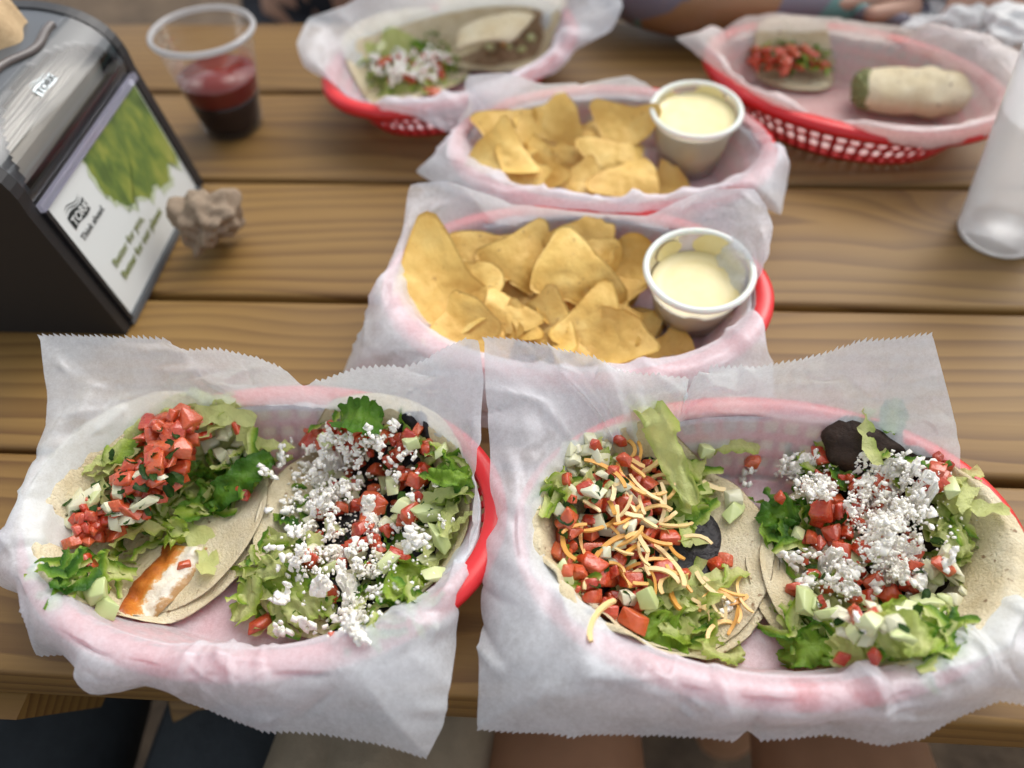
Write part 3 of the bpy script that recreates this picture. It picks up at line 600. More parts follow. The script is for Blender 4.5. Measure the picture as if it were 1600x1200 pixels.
# --- taco one: fish, tomato salsa, lettuce ---
t1 = taco('fish_taco', 'open fish taco heaped with diced tomato salsa and lettuce, no cheese', 258, 820)
def ctr(px, py, z=.012): p = at(px, py, z); return p.x, p.y
c1 = ctr(262, 805)
tortilla(t1, *c1, .0625, .0650, -25, [(-5, .35, .012), (170, .3, .010)], shift=(.003, -.0035), seed=1)
tortilla(t1, *c1, .0610, .0632, -25, [(-5, .35, .014), (170, .3, .014)], z0=.0100, seed=2)
def fish():
    m = M('fried_fish'); g = m.n('Attribute', attribute_name='g').outputs['Fac']; n = m.noise(m.co(), 120, 4, .65); f = m.math('ADD', g, m.math('MULTIPLY', m.math('SUBTRACT', n, .5), .75))
    m.set(Base_Color=m.ramp(f, [(.10, (.34, .085, .015)), (.40, (.58, .19, .025)), (.50, (.60, .30, .08)), (.57, (.70, .63, .50)), (.82, (.74, .70, .60)), (.93, (.46, .27, .11))]), Roughness=.4, Subsurface_Weight=.1, Subsurface_Radius=(.004, .003, .002)); m.bump(n, .7, .002)
    A = [(180, 962), (205, 920), (238, 878), (258, 850)]; B_ = [(245, 965), (285, 925), (318, 880), (326, 856)]; vs = []; at_ = []; nI, nJ = 26, 20
    for i in range(nI):
        t = i/(nI-1)*3; k = min(2, int(t)); f_ = t-k
        a = (A[k][0]+(A[k+1][0]-A[k][0])*f_, A[k][1]+(A[k+1][1]-A[k][1])*f_); b = (B_[k][0]+(B_[k+1][0]-B_[k][0])*f_, B_[k][1]+(B_[k+1][1]-B_[k][1])*f_)
        for j in range(nJ):
            e = j/(nJ-1); q = look(a[0]+(b[0]-a[0])*e, a[1]+(b[1]-a[1])*e); h = .0045*math.sin(PI*e)**.5*min(1, i/3, (nI-1-i)/2+.2)+.0028*mnoise.noise(q*130)+.0012*mnoise.noise(q*330)
            vs.append(Vector((q.x, q.y, q.z+h))-t1.location); at_.append(e)
    for i in range(1, len(vs)): pass
    obj('fish_fillet', vs, gridf(nI, nJ), m.m, t1, True, at_)
fish()
bed(t1, 'lettuce_bed', LET, 300, 735, .030, .044, -32, .004, 5)
scatter(t1, 'lettuce_shred', 26, 325, 775, 95, 42, -42); scatter(t1, 'green_shred', 14, 365, 735, 62, 34, -40)
scatter(t1, 'lettuce_leaf', 9, 340, 770, 75, 34, -42)
scatter(t1, 'lettuce_shred', 14, 145, 900, 60, 34, -15); scatter(t1, 'lettuce_shred', 10, 225, 835, 50, 30, -30); scatter(t1, 'lettuce_leaf', 3, 205, 690, 22, 16); scatter(t1, 'pale_shred', 5, 180, 735, 32, 24, -40)
scatter(t1, 'onion_piece', 9, 355, 690, 50, 26, 20); scatter(t1, 'pale_shred', 5, 350, 670, 55, 22, 15); scatter(t1, 'onion_piece', 10, 165, 800, 60, 32, -30)
put('pale_shred', 335, 655, t1, 1.5, 10); put('pale_shred', 405, 690, t1, 1.3, -5)
scatter(t1, 'tomato_piece', 16, 262, 720, 58, 40, -40); scatter(t1, 'tomato_chunk', 9, 245, 748, 62, 30, -42); scatter(t1, 'tomato_piece', 16, 165, 812, 55, 32, -32)
scatter(t1, 'onion_piece', 8, 215, 775, 70, 32, -38)
scatter(t1, 'tomato_chunk', 7, 265, 672, 36, 20, -15); scatter(t1, 'tomato_piece', 14, 275, 678, 42, 26, -10); scatter(t1, 'tomato_piece', 16, 235, 755, 66, 36, -42); scatter(t1, 'tomato_piece', 9, 158, 815, 42, 24, -30)
for p in ((143, 882, 1.35), (124, 858, 1.2), (290, 886, 1.2), (383, 768, 1.2), (376, 680, 1.1), (150, 860, 1)): put('tomato_piece', p[0], p[1], t1, p[2])
put('cucumber_piece', 160, 932, t1, 1.9, 25, 8); put('cucumber_piece', 178, 962, t1, 1.3, -30); put('pale_shred', 312, 858, t1, 1.6, -52, 10); put('pale_shred', 245, 850, t1, 1.3, 20); put('cucumber_piece', 145, 786, t1, .95); put('onion_piece', 190, 792, t1, 1.3); put('onion_piece', 225, 790, t1, 1.3)
scatter(t1, 'tomato_piece', 14, 235, 745, 80, 34, -45); scatter(t1, 'tomato_chunk', 6, 250, 730, 60, 26, -45); scatter(t1, 'onion_piece', 6, 220, 770, 70, 30, -40)
scatter(t1, 'cilantro_leaf', 34, 225, 745, 90, 55, -42); scatter(t1, 'cilantro_leaf', 8, 125, 800, 25, 25)
scatter(t1, 'lettuce_shred', 6, 390, 735, 40, 30, -40)
leafobj(t1, LETD, [(330, 790, .003), (380, 745, .006), (425, 712, .004)], .019, g=(.2, .7), seed=3)
leafobj(t1, LET, [(262, 850, .004), (280, 830, .006), (262, 812, .004)], .010, g=(.1, .6), seed=4)
scatter(t1, 'green_shred', 7, 112, 900, 34, 22, -10)
# --- taco two: white crumbled cheese, beans ---
t2 = taco('bean_taco', 'bean taco buried in white cheese crumbs with square romaine leaf on top', 575, 825)
c2 = ctr(575, 822)
tortilla(t2, *c2, .064, .068, 10, [(180, .35, .012), (5, .3, .016)], shift=(-.003, -.002), seed=4)
tortilla(t2, *c2, .0625, .0665, 10, [(180, .35, .014), (5, .3, .020)], z0=.010, seed=5)
bed(t2, 'black_bean', BEAN, 585, 830, .041, .056, -8, .007, 9)
scatter(t2, 'lettuce_shred', 30, 440, 905, 58, 72, 25); scatter(t2, 'pale_shred', 10, 450, 890, 50, 60, 25); scatter(t2, 'lettuce_leaf', 7, 430, 930, 50, 50); scatter(t2, 'lettuce_shred', 22, 590, 950, 85, 42, -20); scatter(t2, 'green_shred', 12, 600, 900, 75, 55, -25)
scatter(t2, 'lettuce_shred', 16, 690, 770, 36, 62, 10); scatter(t2, 'green_shred', 5, 700, 745, 26, 22); scatter(t2, 'lettuce_shred', 10, 580, 675, 75, 24, 8); scatter(t2, 'pale_shred', 10, 690, 830, 30, 50)
scatter(t2, 'lettuce_leaf', 5, 640, 905, 45, 40); scatter(t2, 'green_shred', 6, 480, 790, 40, 50)
scatter(t2, 'cucumber_piece', 12, 640, 760, 55, 75, 10); scatter(t2, 'onion_piece', 26, 570, 800, 90, 110, 10); scatter(t2, 'cucumber_piece', 12, 570, 830, 85, 120, 10); scatter(t2, 'cucumber_piece', 6, 685, 880, 25, 45)
scatter(t2, 'tomato_piece', 30, 575, 780, 85, 115, 12); scatter(t2, 'tomato_piece', 8, 520, 690, 45, 22); scatter(t2, 'tomato_piece', 8, 645, 715, 35, 40)
for p in ((592, 745, 1.7), (612, 735, 1.2), (640, 686, 1.3), (655, 750, 1.3), (635, 748, 1.2), (486, 880, 1.7), (508, 702, 1.4), (533, 792, 1.3), (563, 690, 1.2), (568, 832, 1.4), (620, 868, 1.1), (520, 930, 1.2), (410, 978, 1.3), (522, 998, 1.1), (478, 872, 1.2), (574, 850, 1.2)): put('tomato_piece', p[0], p[1], t2, p[2])
for p in ((645, 700, 1.3), (690, 705, 1.1), (618, 770, 1.3), (640, 785, 1.7), (608, 880, 1.3), (512, 756, 1.4), (690, 850, 1.2), (508, 690, 1), (545, 760, 1.2)): put('cucumber_piece', p[0], p[1], t2, p[2])
scatter(t2, 'cilantro_leaf', 20, 590, 800, 90, 110)
leafobj(t2, LETD, [(532, 652, .010), (560, 650, .016), (596, 662, .012)], .022, g=(.35, .75), seed=7, ruf=.0034, cup=.14)
leafobj(t2, LET, [(612, 935, .004), (640, 905, .008), (655, 880, .006)], .022, g=(.35, .7), seed=8)
leafobj(t2, LET, [(398, 900, .003), (430, 880, .006), (450, 855, .004)], .014, g=(-.3, .3), seed=9)
leafobj(t2, LETD, [(670, 740, .006), (700, 745, .008), (735, 742, .004)], .012, g=(.2, .6), seed=10)
leafobj(t2, LET, [(455, 975, .004), (480, 940, .006), (520, 915, .004)], .022, g=(-.2, .5), seed=12)
def patches(parent, lst):
    for px, py, r_ in lst:
        bed(parent, 'cheese_clump', CHEESE, px, py, r_, r_*random.uniform(.6, 1), random.uniform(0, 180), .0034, random.randint(0, 99), .0042, 420)
def cheese(parent, lst, dust):
    for n, cx, cy, rx, ry, rot, gs in lst:        # crumbs fall in patches
        m_ = max(3, n//9); ctrs = []
        for _ in range(m_): rr, aa = math.sqrt(random.random()), random.uniform(0, 6.28); ctrs.append((rr*math.cos(aa), rr*math.sin(aa), random.uniform(.10, .34)))
        for _ in range(n):
            u, v, sg = random.choice(ctrs); a, b = u+random.gauss(0, sg), v+random.gauss(0, sg)
            put('cheese_crumb', cx+a*rx*math.cos(rad(rot))-b*ry*math.sin(rad(rot)), cy+a*rx*math.sin(rad(rot))+b*ry*math.cos(rad(rot)), parent, sc=random.choice((.0022, .0028, .0034, .0042, .0052, .0066, .0080)))
    # the finest grains, too many to pick apart
    bm = bmesh.new(); pass
    tmp = crumb('grain', CHEESE, 5, 1, .2)
    src = [([Vector(v.co) for v in me.vertices], [tuple(p.vertices) for p in me.polygons]) for me in tmp]; vs, fs = [], []
    for n, cx, cy, rx, ry, rot in dust:
        for _ in range(n):
            rr, aa = math.sqrt(random.random()), random.uniform(0, 6.28); a, b = rr*math.cos(aa), rr*math.sin(aa)
            q = look(cx+a*rx*math.cos(rad(rot))-b*ry*math.sin(rad(rot)), cy+a*rx*math.sin(rad(rot))+b*ry*math.cos(rad(rot))); s = random.choice((.0014, .0018, .0022, .0027, .0032)); sv_, sf = random.choice(src); k = len(vs)
            R_ = Euler((random.uniform(0, 6), random.uniform(0, 6), 0)).to_matrix(); vs += [R_ @ (v*s)+q+Vector((0, 0, s*.3))-parent.location for v in sv_]; fs += [tuple(i+k for i in f) for f in sf]
    bm.free(); o = obj('cheese_grains', vs, fs, CHEESE, parent); o['kind'] = 'stuff'
for p in ((648, 828), (655, 845), (640, 840), (650, 855), (445, 940), (548, 975), (560, 970), (540, 965), (470, 905), (485, 990), (455, 800), (448, 725), (436, 985)): put('cheese_lump', p[0], p[1], t2)
patches(t2, [(500, 745, .007), (520, 720, .006), (490, 790, .007), (530, 770, .006), (480, 830, .006), (575, 790, .007), (585, 820, .006), (545, 910, .007), (500, 915, .006), (550, 950, .007), (525, 870, .006)])
cheese(t2, [(100, 505, 770, 48, 100, 14, False), (62, 570, 780, 75, 110, 10, False), (40, 540, 900, 50, 75, 5, False), (26, 580, 720, 70, 40, 0, False), (24, 560, 965, 60, 30, -10, False), (16, 450, 900, 40, 90, 20, False), (12, 640, 800, 60, 60, 0, False)],
       [(260, 505, 780, 60, 125, 14), (160, 575, 790, 85, 125, 10), (160, 545, 910, 75, 95, 5), (60, 620, 900, 60, 70, 0)])
# --- taco three: salsa and shredded cheddar ---
t3 = taco('cheddar_taco', 'taco with shredded cheddar over diced tomato and black beans, ruffled left edge', 1010, 870)
c3 = ctr(1012, 860)
tortilla(t3, *c3, .0690, .0630, 20, [(0, .4, .008), (185, .2, .028)], shift=(.001, -.004), seed=6, ruff=(200, .0028, 11))
tortilla(t3, *c3, .0672, .0610, 20, [(0, .4, .010), (185, .2, .033)], z0=.010, shift=(.001, .0005), seed=7, ruff=(200, .0028, 11))
bed(t3, 'black_bean', BEAN, 1010, 850, .038, .052, -8, .007, 3)
scatter(t3, 'lettuce_shred', 9, 868, 780, 28, 26); scatter(t3, 'lettuce_shred', 16, 1070, 775, 32, 55, -10); scatter(t3, 'pale_shred', 8, 1065, 800, 32, 55); scatter(t3, 'lettuce_shred', 16, 1055, 960, 60, 42, 20); scatter(t3, 'pale_shred', 12, 1060, 940, 50, 42); scatter(t3, 'lettuce_leaf', 4, 1080, 965, 40, 30); scatter(t3, 'lettuce_shred', 8, 900, 890, 30, 40); scatter(t3, 'pale_shred', 8, 930, 750, 40, 40); scatter(t3, 'lettuce_leaf', 3, 940, 745, 26, 26); scatter(t3, 'lettuce_leaf', 3, 1085, 795, 22, 26)
leafobj(t3, LET, [(985, 640, .012), (1022, 650, .024), (1042, 700, .018), (1062, 745, .010), (1085, 790, .006)], .017, g=(.15, .75), seed=13)
leafobj(t3, LETD, [(1010, 965, .004), (1035, 990, .006), (1075, 1010, .004)], .020, g=(.1, .5), seed=14)
leafobj(t3, LET, [(1095, 1010, .002), (1130, 1020, .003), (1165, 1020, .003)], .013, g=(.1, .6), seed=15)
leafobj(t3, LET, [(905, 780, .006), (935, 755, .010), (965, 725, .006)], .015, g=(-.5, -.2), seed=16, cup=.25)
scatter(t3, 'onion_piece', 26, 950, 800, 75, 100, 5); scatter(t3, 'cucumber_piece', 6, 940, 860, 70, 80); scatter(t3, 'onion_piece', 8, 910, 710, 30, 26)
scatter(t3, 'tomato_piece', 42, 955, 850, 80, 110, 0); scatter(t3, 'tomato_piece', 10, 990, 760, 45, 45); scatter(t3, 'tomato_chunk', 8, 985, 880, 60, 80)
for p in ((930, 700, 1.3), (965, 695, 1.4), (1010, 755, 1.5), (885, 752, 1.2), (885, 815, 1.4), (872, 868, 1.3), (925, 885, 1.5), (965, 885, 1.4), (990, 978, 1.8), (950, 965, 1.4), (1065, 905, 1.3), (1120, 885, 1.2), (1135, 880, 1.1), (925, 800, 1.3), (1045, 845, 1.3)): put('tomato_piece', p[0], p[1], t3, p[2])
put('pale_shred', 1108, 908, t3, 1.3, 5); put('cucumber_piece', 1010, 938, t3, 1.6, 10); put('onion_piece', 978, 945, t3, 1.4); put('cucumber_piece', 1148, 800, t3, 1.3); put('onion_piece', 1148, 785, t3, 1.3); put('cheese_lump', 1138, 950, t3, .007)
scatter(t3, 'onion_piece', 14, 965, 810, 50, 80); scatter(t3, 'cilantro_leaf', 34, 970, 830, 90, 110); put('lettuce_shred', 1131, 893, t3, .6)
scatter(t3, 'cheddar_shred', 26, 1000, 760, 55, 60); scatter(t3, 'cheddar_shred', 36, 1010, 850, 60, 75); scatter(t3, 'cheddar_shred', 8, 925, 850, 40, 60); scatter(t3, 'cheddar_shred', 14, 1130, 945, 34, 42); put('cheddar_shred', 935, 965, t3, 1.2, 60); put('cheddar_shred', 1112, 770, t3, 1.2, -15); scatter(t3, 'cheddar_shred', 5, 1080, 930, 30, 30)
# --- taco four: heaped white cheese, mushroom ---
t4 = taco('mushroom_taco', 'wide taco with a dark mushroom cap behind a heap of white cheese', 1395, 875)
c4_ = ctr(1374, 888, .02)
tortilla(t4, *c4_, .0645, .0610, 0, [(180, .4, .008), (8, .3, .020)], shift=(-.004, -.003), seed=8)
tortilla(t4, *c4_, .0635, .0598, 0, [(180, .4, .010), (8, .3, .024)], z0=.010, seed=9)
def mushroom():
    vs = []; p = look(1350, 700); nR, nA = 14, 40; sx = Vector((1, -.1, -.05)).normalized(); sy = Vector((.05, .75, .65)).normalized(); sz = sx.cross(sy)
    p = at(1358, 700, .040)
    for i in range(nR):
        t = i/(nR-1)
        for j in range(nA):
            a = 2*PI*j/nA; w_ = 1+.06*math.sin(3*a+1)+.04*math.sin(7*a)
            vs.append(p+sx*(.026*t*math.cos(a)*w_)+sy*(.017*t*math.sin(a)*w_)+sz*(.008*(1-t**2.5)+.0012*mnoise.noise(Vector((t*3*math.cos(a), t*3*math.sin(a), 2))))-t4.location)
    b = [v-sz*.004 for v in vs[-nA:]]; vs += b
    obj('mushroom_cap', vs, gridf(nR+1, nA, True), MUSH, t4)
bed(t4, 'mushroom_filling', MUSH, 1375, 860, .032, .050, -4, .008, 4)
mushroom()
scatter(t4, 'green_shred', 14, 1230, 815, 32, 42); scatter(t4, 'lettuce_shred', 16, 1290, 870, 60, 80); scatter(t4, 'lettuce_shred', 15, 1478, 840, 30, 72, -5); scatter(t4, 'lettuce_shred', 26, 1420, 1000, 80, 38, 0); scatter(t4, 'green_shred', 10, 1430, 985, 60, 36); scatter(t4, 'lettuce_leaf', 6, 1420, 995, 60, 34)
scatter(t4, 'pale_shred', 12, 1470, 790, 34, 46); scatter(t4, 'pale_shred', 12, 1290, 950, 60, 45); scatter(t4, 'lettuce_shred', 14, 1270, 985, 50, 34); scatter(t4, 'lettuce_shred', 12, 1330, 720, 90, 24); scatter(t4, 'green_shred', 8, 1320, 745, 60, 26)
leafobj(t4, LETD, [(1216, 1026, .002), (1265, 1015, .004), (1320, 1018, .003)], .017, g=(.1, .7), seed=21)
leafobj(t4, LET, [(1300, 1020, .003), (1335, 1012, .006), (1350, 995, .004)], .018, g=(-.4, -.1), seed=22)
leafobj(t4, LET, [(1375, 1010, .006), (1405, 990, .010), (1455, 1010, .006)], .022, g=(.3, .7), seed=23)
leafobj(t4, LETD, [(1195, 820, .004), (1225, 800, .008), (1250, 795, .006)], .020, g=(.2, .7), seed=24)
leafobj(t4, LET, [(1465, 825, .004), (1490, 845, .005), (1520, 858, .003)], .016, g=(.2, .6), seed=25)
scatter(t4, 'onion_piece', 34, 1350, 910, 95, 95, 10); scatter(t4, 'cucumber_piece', 14, 1360, 930, 100, 80); scatter(t4, 'onion_piece', 10, 1460, 920, 40, 50)
scatter(t4, 'tomato_piece', 34, 1340, 860, 90, 110, 0); scatter(t4, 'tomato_piece', 8, 1460, 750, 22, 30); scatter(t4, 'tomato_piece', 8, 1300, 780, 50, 40)
for p in ((1238, 926, 1.4), (1335, 968, 1.5), (1385, 945, 1.5), (1430, 925, 1.4), (1475, 885, 1.3), (1460, 740, 1.6), (1468, 755, 1.2), (1275, 725, 1.2), (1218, 780, 1.2), (1282, 795, 1.5), (1310, 800, 1.3), (1265, 845, 1.3), (1300, 835, 1.3), (1310, 1035, 1.0), (1365, 1030, 1.1), (1415, 915, 1.2)): put('tomato_piece', p[0], p[1], t4, p[2])
for p in ((1350, 985, 1.5), (1290, 965, 1.2), (1255, 945, 1.4), (1450, 940, 1.3), (1480, 945, 1.1), (1245, 840, 1.0), (1475, 775, 1.3)): put('cucumber_piece', p[0], p[1], t4, p[2])
put('pale_shred', 1350, 700, t4, 1.1, lift=.010); put('lettuce_leaf', 1388, 665, t4, .7, lift=.018); scatter(t4, 'cilantro_leaf', 22, 1360, 890, 100, 110)
put('green_shred', 1462, 728, t4, .6)
for p in ((1430, 742), (1225, 745), (1240, 738), (1260, 870), (1235, 880), (1385, 880), (1300, 870), (1320, 885), (1330, 925), (1480, 878), (1365, 920), (1430, 915), (1265, 910), (1225, 725), (1400, 900)): put('cheese_lump', p[0], p[1], t4)
patches(t4, [(1375, 735, .008), (1400, 755, .008), (1355, 765, .007), (1385, 790, .009), (1410, 810, .008), (1375, 825, .008), (1400, 850, .008), (1425, 870, .007), (1390, 880, .006), (1250, 745, .007), (1275, 760, .006), (1300, 880, .007), (1320, 895, .006), (1440, 905, .006), (1350, 720, .006)])
cheese(t4, [(165, 1378, 785, 50, 84, -4, False), (60, 1405, 850, 42, 85, -20, False), (38, 1262, 745, 42, 32, 20, False), (28, 1300, 885, 42, 36, 30, False), (8, 1350, 900, 90, 60, 0, False)],
       [(450, 1380, 800, 60, 105, -8), (110, 1262, 748, 52, 40, 20), (90, 1310, 890, 60, 50, 20), (60, 1450, 800, 60, 80, 0)])
# --- bits fallen on the paper between the tacos ---
tag(put('tomato_piece', 1172, 730, sc=1.3, name='tomato_scrap'), 'red tomato scrap on pink paper between the two right tacos', 'tomato scrap')
tag(put('cheese_lump', 1167, 752, sc=.011, name='cheese_scrap'), 'white cheese lump below tomato scrap on the paper', 'cheese scrap')
tag(put('pale_shred', 1140, 712, sc=1.0, rz=-5, name='lettuce_scrap'), 'pale green lettuce scrap at back of the right basket', 'lettuce scrap')
tag(put('cucumber_piece', 1098, 716, sc=1.4, rz=10, name='onion_scrap'), 'pale onion scrap beside the upright lettuce leaf', 'onion scrap')
tag(put('cheese_lump', 415, 738, sc=.009, name='cheese_scrap'), 'white cheese lump on the right rim of fish taco', 'cheese scrap')
# ------------------------------------------------------------------ chips
def chip_meshes(n):
    out = []
    for q in range(n):
        L = random.uniform(.050, .062); sd_ = random.uniform(0, 99); k1, k2 = random.uniform(14, 46)*random.choice((-1, 1, 1)), random.uniform(-18, 18); axis = random.uniform(0, PI); nR, nA = 12, 48; T, B_ = [], []
        kind = q % 4
        for i in range(nR):
            t = i/(nR-1)
            for j in range(nA):
                a = 2*PI*j/nA
                if kind == 3: r0 = .36*(1+.25*abs(math.sin(a*1.5+sd_))**.7)     # broken piece
                else:                                                          # quarter of a round: two straight sides, one arc
                    aa = (a+PI/3) % (2*PI/3)-PI/3; r0 = .5*math.cos(PI/3)/math.cos(aa)*1.25; r0 = -.012*math.log(math.exp(-r0/.012)+math.exp(-.53/.012)); r0 *= 1+.12*math.sin(a*2+q); r0 = min(r0, (.30+.05*mnoise.noise(Vector((a*4, q, 1))))/max(.2, math.cos(a-q))) if q % 3 == 1 else r0; r0 = r0*(1+.05*math.sin(3*a))
                r0 *= 1+.025*mnoise.noise(Vector((math.cos(a)*2.5, math.sin(a)*2.5, sd_))); x, y = r0*t*L*math.cos(a), r0*t*L*math.sin(a)
                c, s = math.cos(axis), math.sin(axis); u, v = x*c+y*s, -x*s+y*c
                z = k1*u*u*.5+k2*v*v*.5+.004*mnoise.noise(Vector((x*38, y*38, sd_)))+.0016*abs(mnoise.noise(Vector((x*85, y*85, sd_))))+.0008*mnoise.noise(Vector((x*170, y*170, sd_))); th = .00055*(1 if t < .99 else .55)
                T.append((x, y, z+th)); B_.append((x, y, z-th))
        nv = len(T); fs = gridf(nR, nA, True); fs += [(a+nv, d+nv, c+nv, b+nv) for a, b, c, d in gridf(nR, nA, True)]; fs += [((nR-1)*nA+(j+1) % nA, (nR-1)*nA+j, nv+(nR-1)*nA+j, nv+(nR-1)*nA+(j+1) % nA) for j in range(nA)]
        out.append(mesh('tortilla_chip', T+B_, fs, CHIP))
    return out
CM = chip_meshes(16)
def chip(px, py, rise, spin, tx, ty, sc, label, group, q=None):
    """tx tips the chip's face toward the near side, ty toward the right"""
    p = look(px, py); p = at(px, py, p.z+rise); o = link('tortilla_chip', CM[q] if q is not None else random.choice(CM)); o.location = p
    nrm = Vector((math.sin(rad(ty)), -math.sin(rad(tx)), 1)).normalized(); o.rotation_mode = 'QUATERNION'; o.rotation_quaternion = nrm.to_track_quat('Z', 'Y') @ Euler((0, 0, rad(spin))).to_quaternion(); o.scale = (sc,)*3
    settle(p.x, p.y, .017*sc, .006); return tag(o, label, 'tortilla chip', group)
G1, G2 = 'tortilla chips in the nearer chip basket', 'tortilla chips in the farther chip basket'
A1, A2 = 'golden tortilla chip in the pile of the nearer chip basket', 'golden tortilla chip in the pile of the farther chip basket'
for i in range(9):
    chip(random.uniform(880, 1015), random.uniform(470, 560), .004, random.uniform(0, 360), random.uniform(0, 30), random.uniform(-25, 15), random.uniform(.6, .9), A1, G1)
for i in range(5):
    chip(random.uniform(720, 860), random.uniform(510, 540), .004, random.uniform(0, 360), random.uniform(-5, 25), random.uniform(-20, 20), random.uniform(.6, .9), A1, G1)
for i in range(26):
    chip(random.uniform(650, 950), random.uniform(395, 545), .004, random.uniform(0, 360), random.uniform(-10, 45), random.uniform(-30, 30), random.uniform(.6, .85), A1, G1)
for px, py, rise, spin, tx, ty, sc, q, lab in [
    (920, 372, .012, 10, 30, 0, 1.0, 1, None), (815, 400, .012, 95, 50, 25, 1.0, 4, None), (770, 402, .012, 80, 45, 20, 1.0, 0, None), (985, 412, .012, 30, 50, -25, .8, 3, None), (940, 405, .010, 60, 40, 30, .7, 7, None),
    (682, 448, .014, 20, 40, 18, 1.45, 5, 'largest chip at the left end of the nearer chip basket'), (722, 505, .006, 50, 20, 0, 1.0, 2, None), (745, 448, .012, 25, 35, -10, .85, 11, None), (790, 492, .010, 160, 30, 10, .8, 8, None), (852, 505, .010, 35, 40, -15, .95, 9, None), (880, 480, .010, 120, 35, 15, .8, 3, None),
    (925, 512, .012, 8, 38, 5, 1.15, 12, None), (972, 530, .010, 75, 30, -20, 1.0, 13, None), (1050, 545, .004, 15, 25, 4, .75, 2, 'flat chip below the queso cup in the nearer basket'), (758, 538, .004, 10, 25, 0, .75, 15, None),
    (895, 425, .024, 30, 42, 8, 1.35, 10, 'large curved chip topping the middle of the nearer chip pile')]:
    chip(px, py, rise, spin, tx, ty, sc, lab or A1, G1, q)
for i in range(28):
    chip(random.uniform(780, 985), random.uniform(190, 282), .004, random.uniform(0, 360), random.uniform(0, 50), random.uniform(-35, 35), random.uniform(.7, 1.0), A2, G2)
for px, py, rise, spin, tx, ty, sc, q, lab in [(865, 188, .018, 20, 35, 0, 1.1, 2, None), (800, 205, .014, 70, 45, 25, 1.1, 4, None), (905, 245, .018, 15, 40, 0, 1.1, 10, None), (975, 200, .014, 100, 45, -20, 1.0, 5, None), (785, 240, .012, 10, 35, 15, 1.0, 9, None), (840, 265, .010, 45, 30, 0, 1.05, 12, None), (960, 250, .012, 80, 35, 10, 1.0, 0, None), (985, 280, .010, 15, 15, 0, 1.1, 8, None), (1050, 300, .006, 5, 12, 10, 1.05, 13, 'chip lying flat in front of the full queso cup'), (915, 285, .010, 140, 30, 0, .9, 1, None), (815, 276, .010, 60, 25, 8, .95, 6, None)]:
    chip(px, py, rise, spin, tx, ty, sc, lab or A2, G2, q)
# ------------------------------------------------------------------ cups
CUPM = clear_mat('translucent_cup_plastic', (.99, .99, .98), .52, (.98, .97, .91), .2)
def queso_mat():
    m = M('queso'); n = m.noise(m.co(), 90, 3); m.set(Base_Color=m.ramp(n, [(.3, (.78, .66, .30)), (.7, (.82, .72, .38))]), Roughness=.28, Subsurface_Weight=.2, Subsurface_Radius=(.006, .005, .002)); return m.m
QUESO = queso_mat()
def portion_cup(px, py, z, top, bot, h, level, tilt, label):
    p = at(px, py, z); c = tag(empty('queso_cup', p), label, 'portion cup', 'queso cups'); c.rotation_euler = (rad(tilt[0]), rad(tilt[1]), 0)
    r = lambda zz: bot+(top-bot)*zz/h
    w_ = .0006
    vs, fs = lathe([(.001, .0015), (bot*.8, .0014), (bot, .0006), (r(h*.5), h*.5), (top-.0005, h-.0015)]); obj('cup_wall', vs, fs, CUPM, c)
    vs, fs = lathe([(top-.0012, h-.0030), (top+.0022, h-.0034), (top+.0030, h-.0015), (top+.0022, h+.0003), (top, h+.0008), (top-.0014, h-.0006), (top-.0012, h-.0030)]); obj('rim', vs, fs, plain('cup_rim_plastic', (.80, .79, .72), .3, Subsurface_Weight=.2), c)
    zl = h*level; vs, fs = lathe([(bot-.0012, .003), (r(zl)-.0009, zl+.0010), (r(zl)-.0016, zl+.0002), (r(zl)*.7, zl-.0003), (.0005, zl)], close=True); obj('queso', vs, fs, QUESO, c)
    # smears of queso left on the wall and rim
    for k, (a, z0, z1, wd) in enumerate(((1.1, .55, .98, .5), (2.2, .6, .9, .35), (.3, .5, .85, .4), (4.6, .45, .7, .22))):
        vs = []; n = 9
        for i in range(n):
            for j in range(n):
                u, v = i/(n-1)*2-1, j/(n-1)*2-1; e = math.sqrt(max(.02, 1-u*u*.95)); zz = h*(z0+(z1-z0)*(v*e*.5+.5)); aa = a+u*wd; rr = r(zz)-.0011; vs.append((rr*math.cos(aa), rr*math.sin(aa), zz))
        obj('smear', vs, gridf(n, n), QUESO, c)
    return c
portion_cup(1078, 484, .010, .0345, .0255, .044, .62, (6, 0), 'half empty queso cup in the nearer chip basket')
portion_cup(1074, 250, .009, .0345, .0255, .052, .84, (5, 0), 'full queso cup in the farther chip basket')
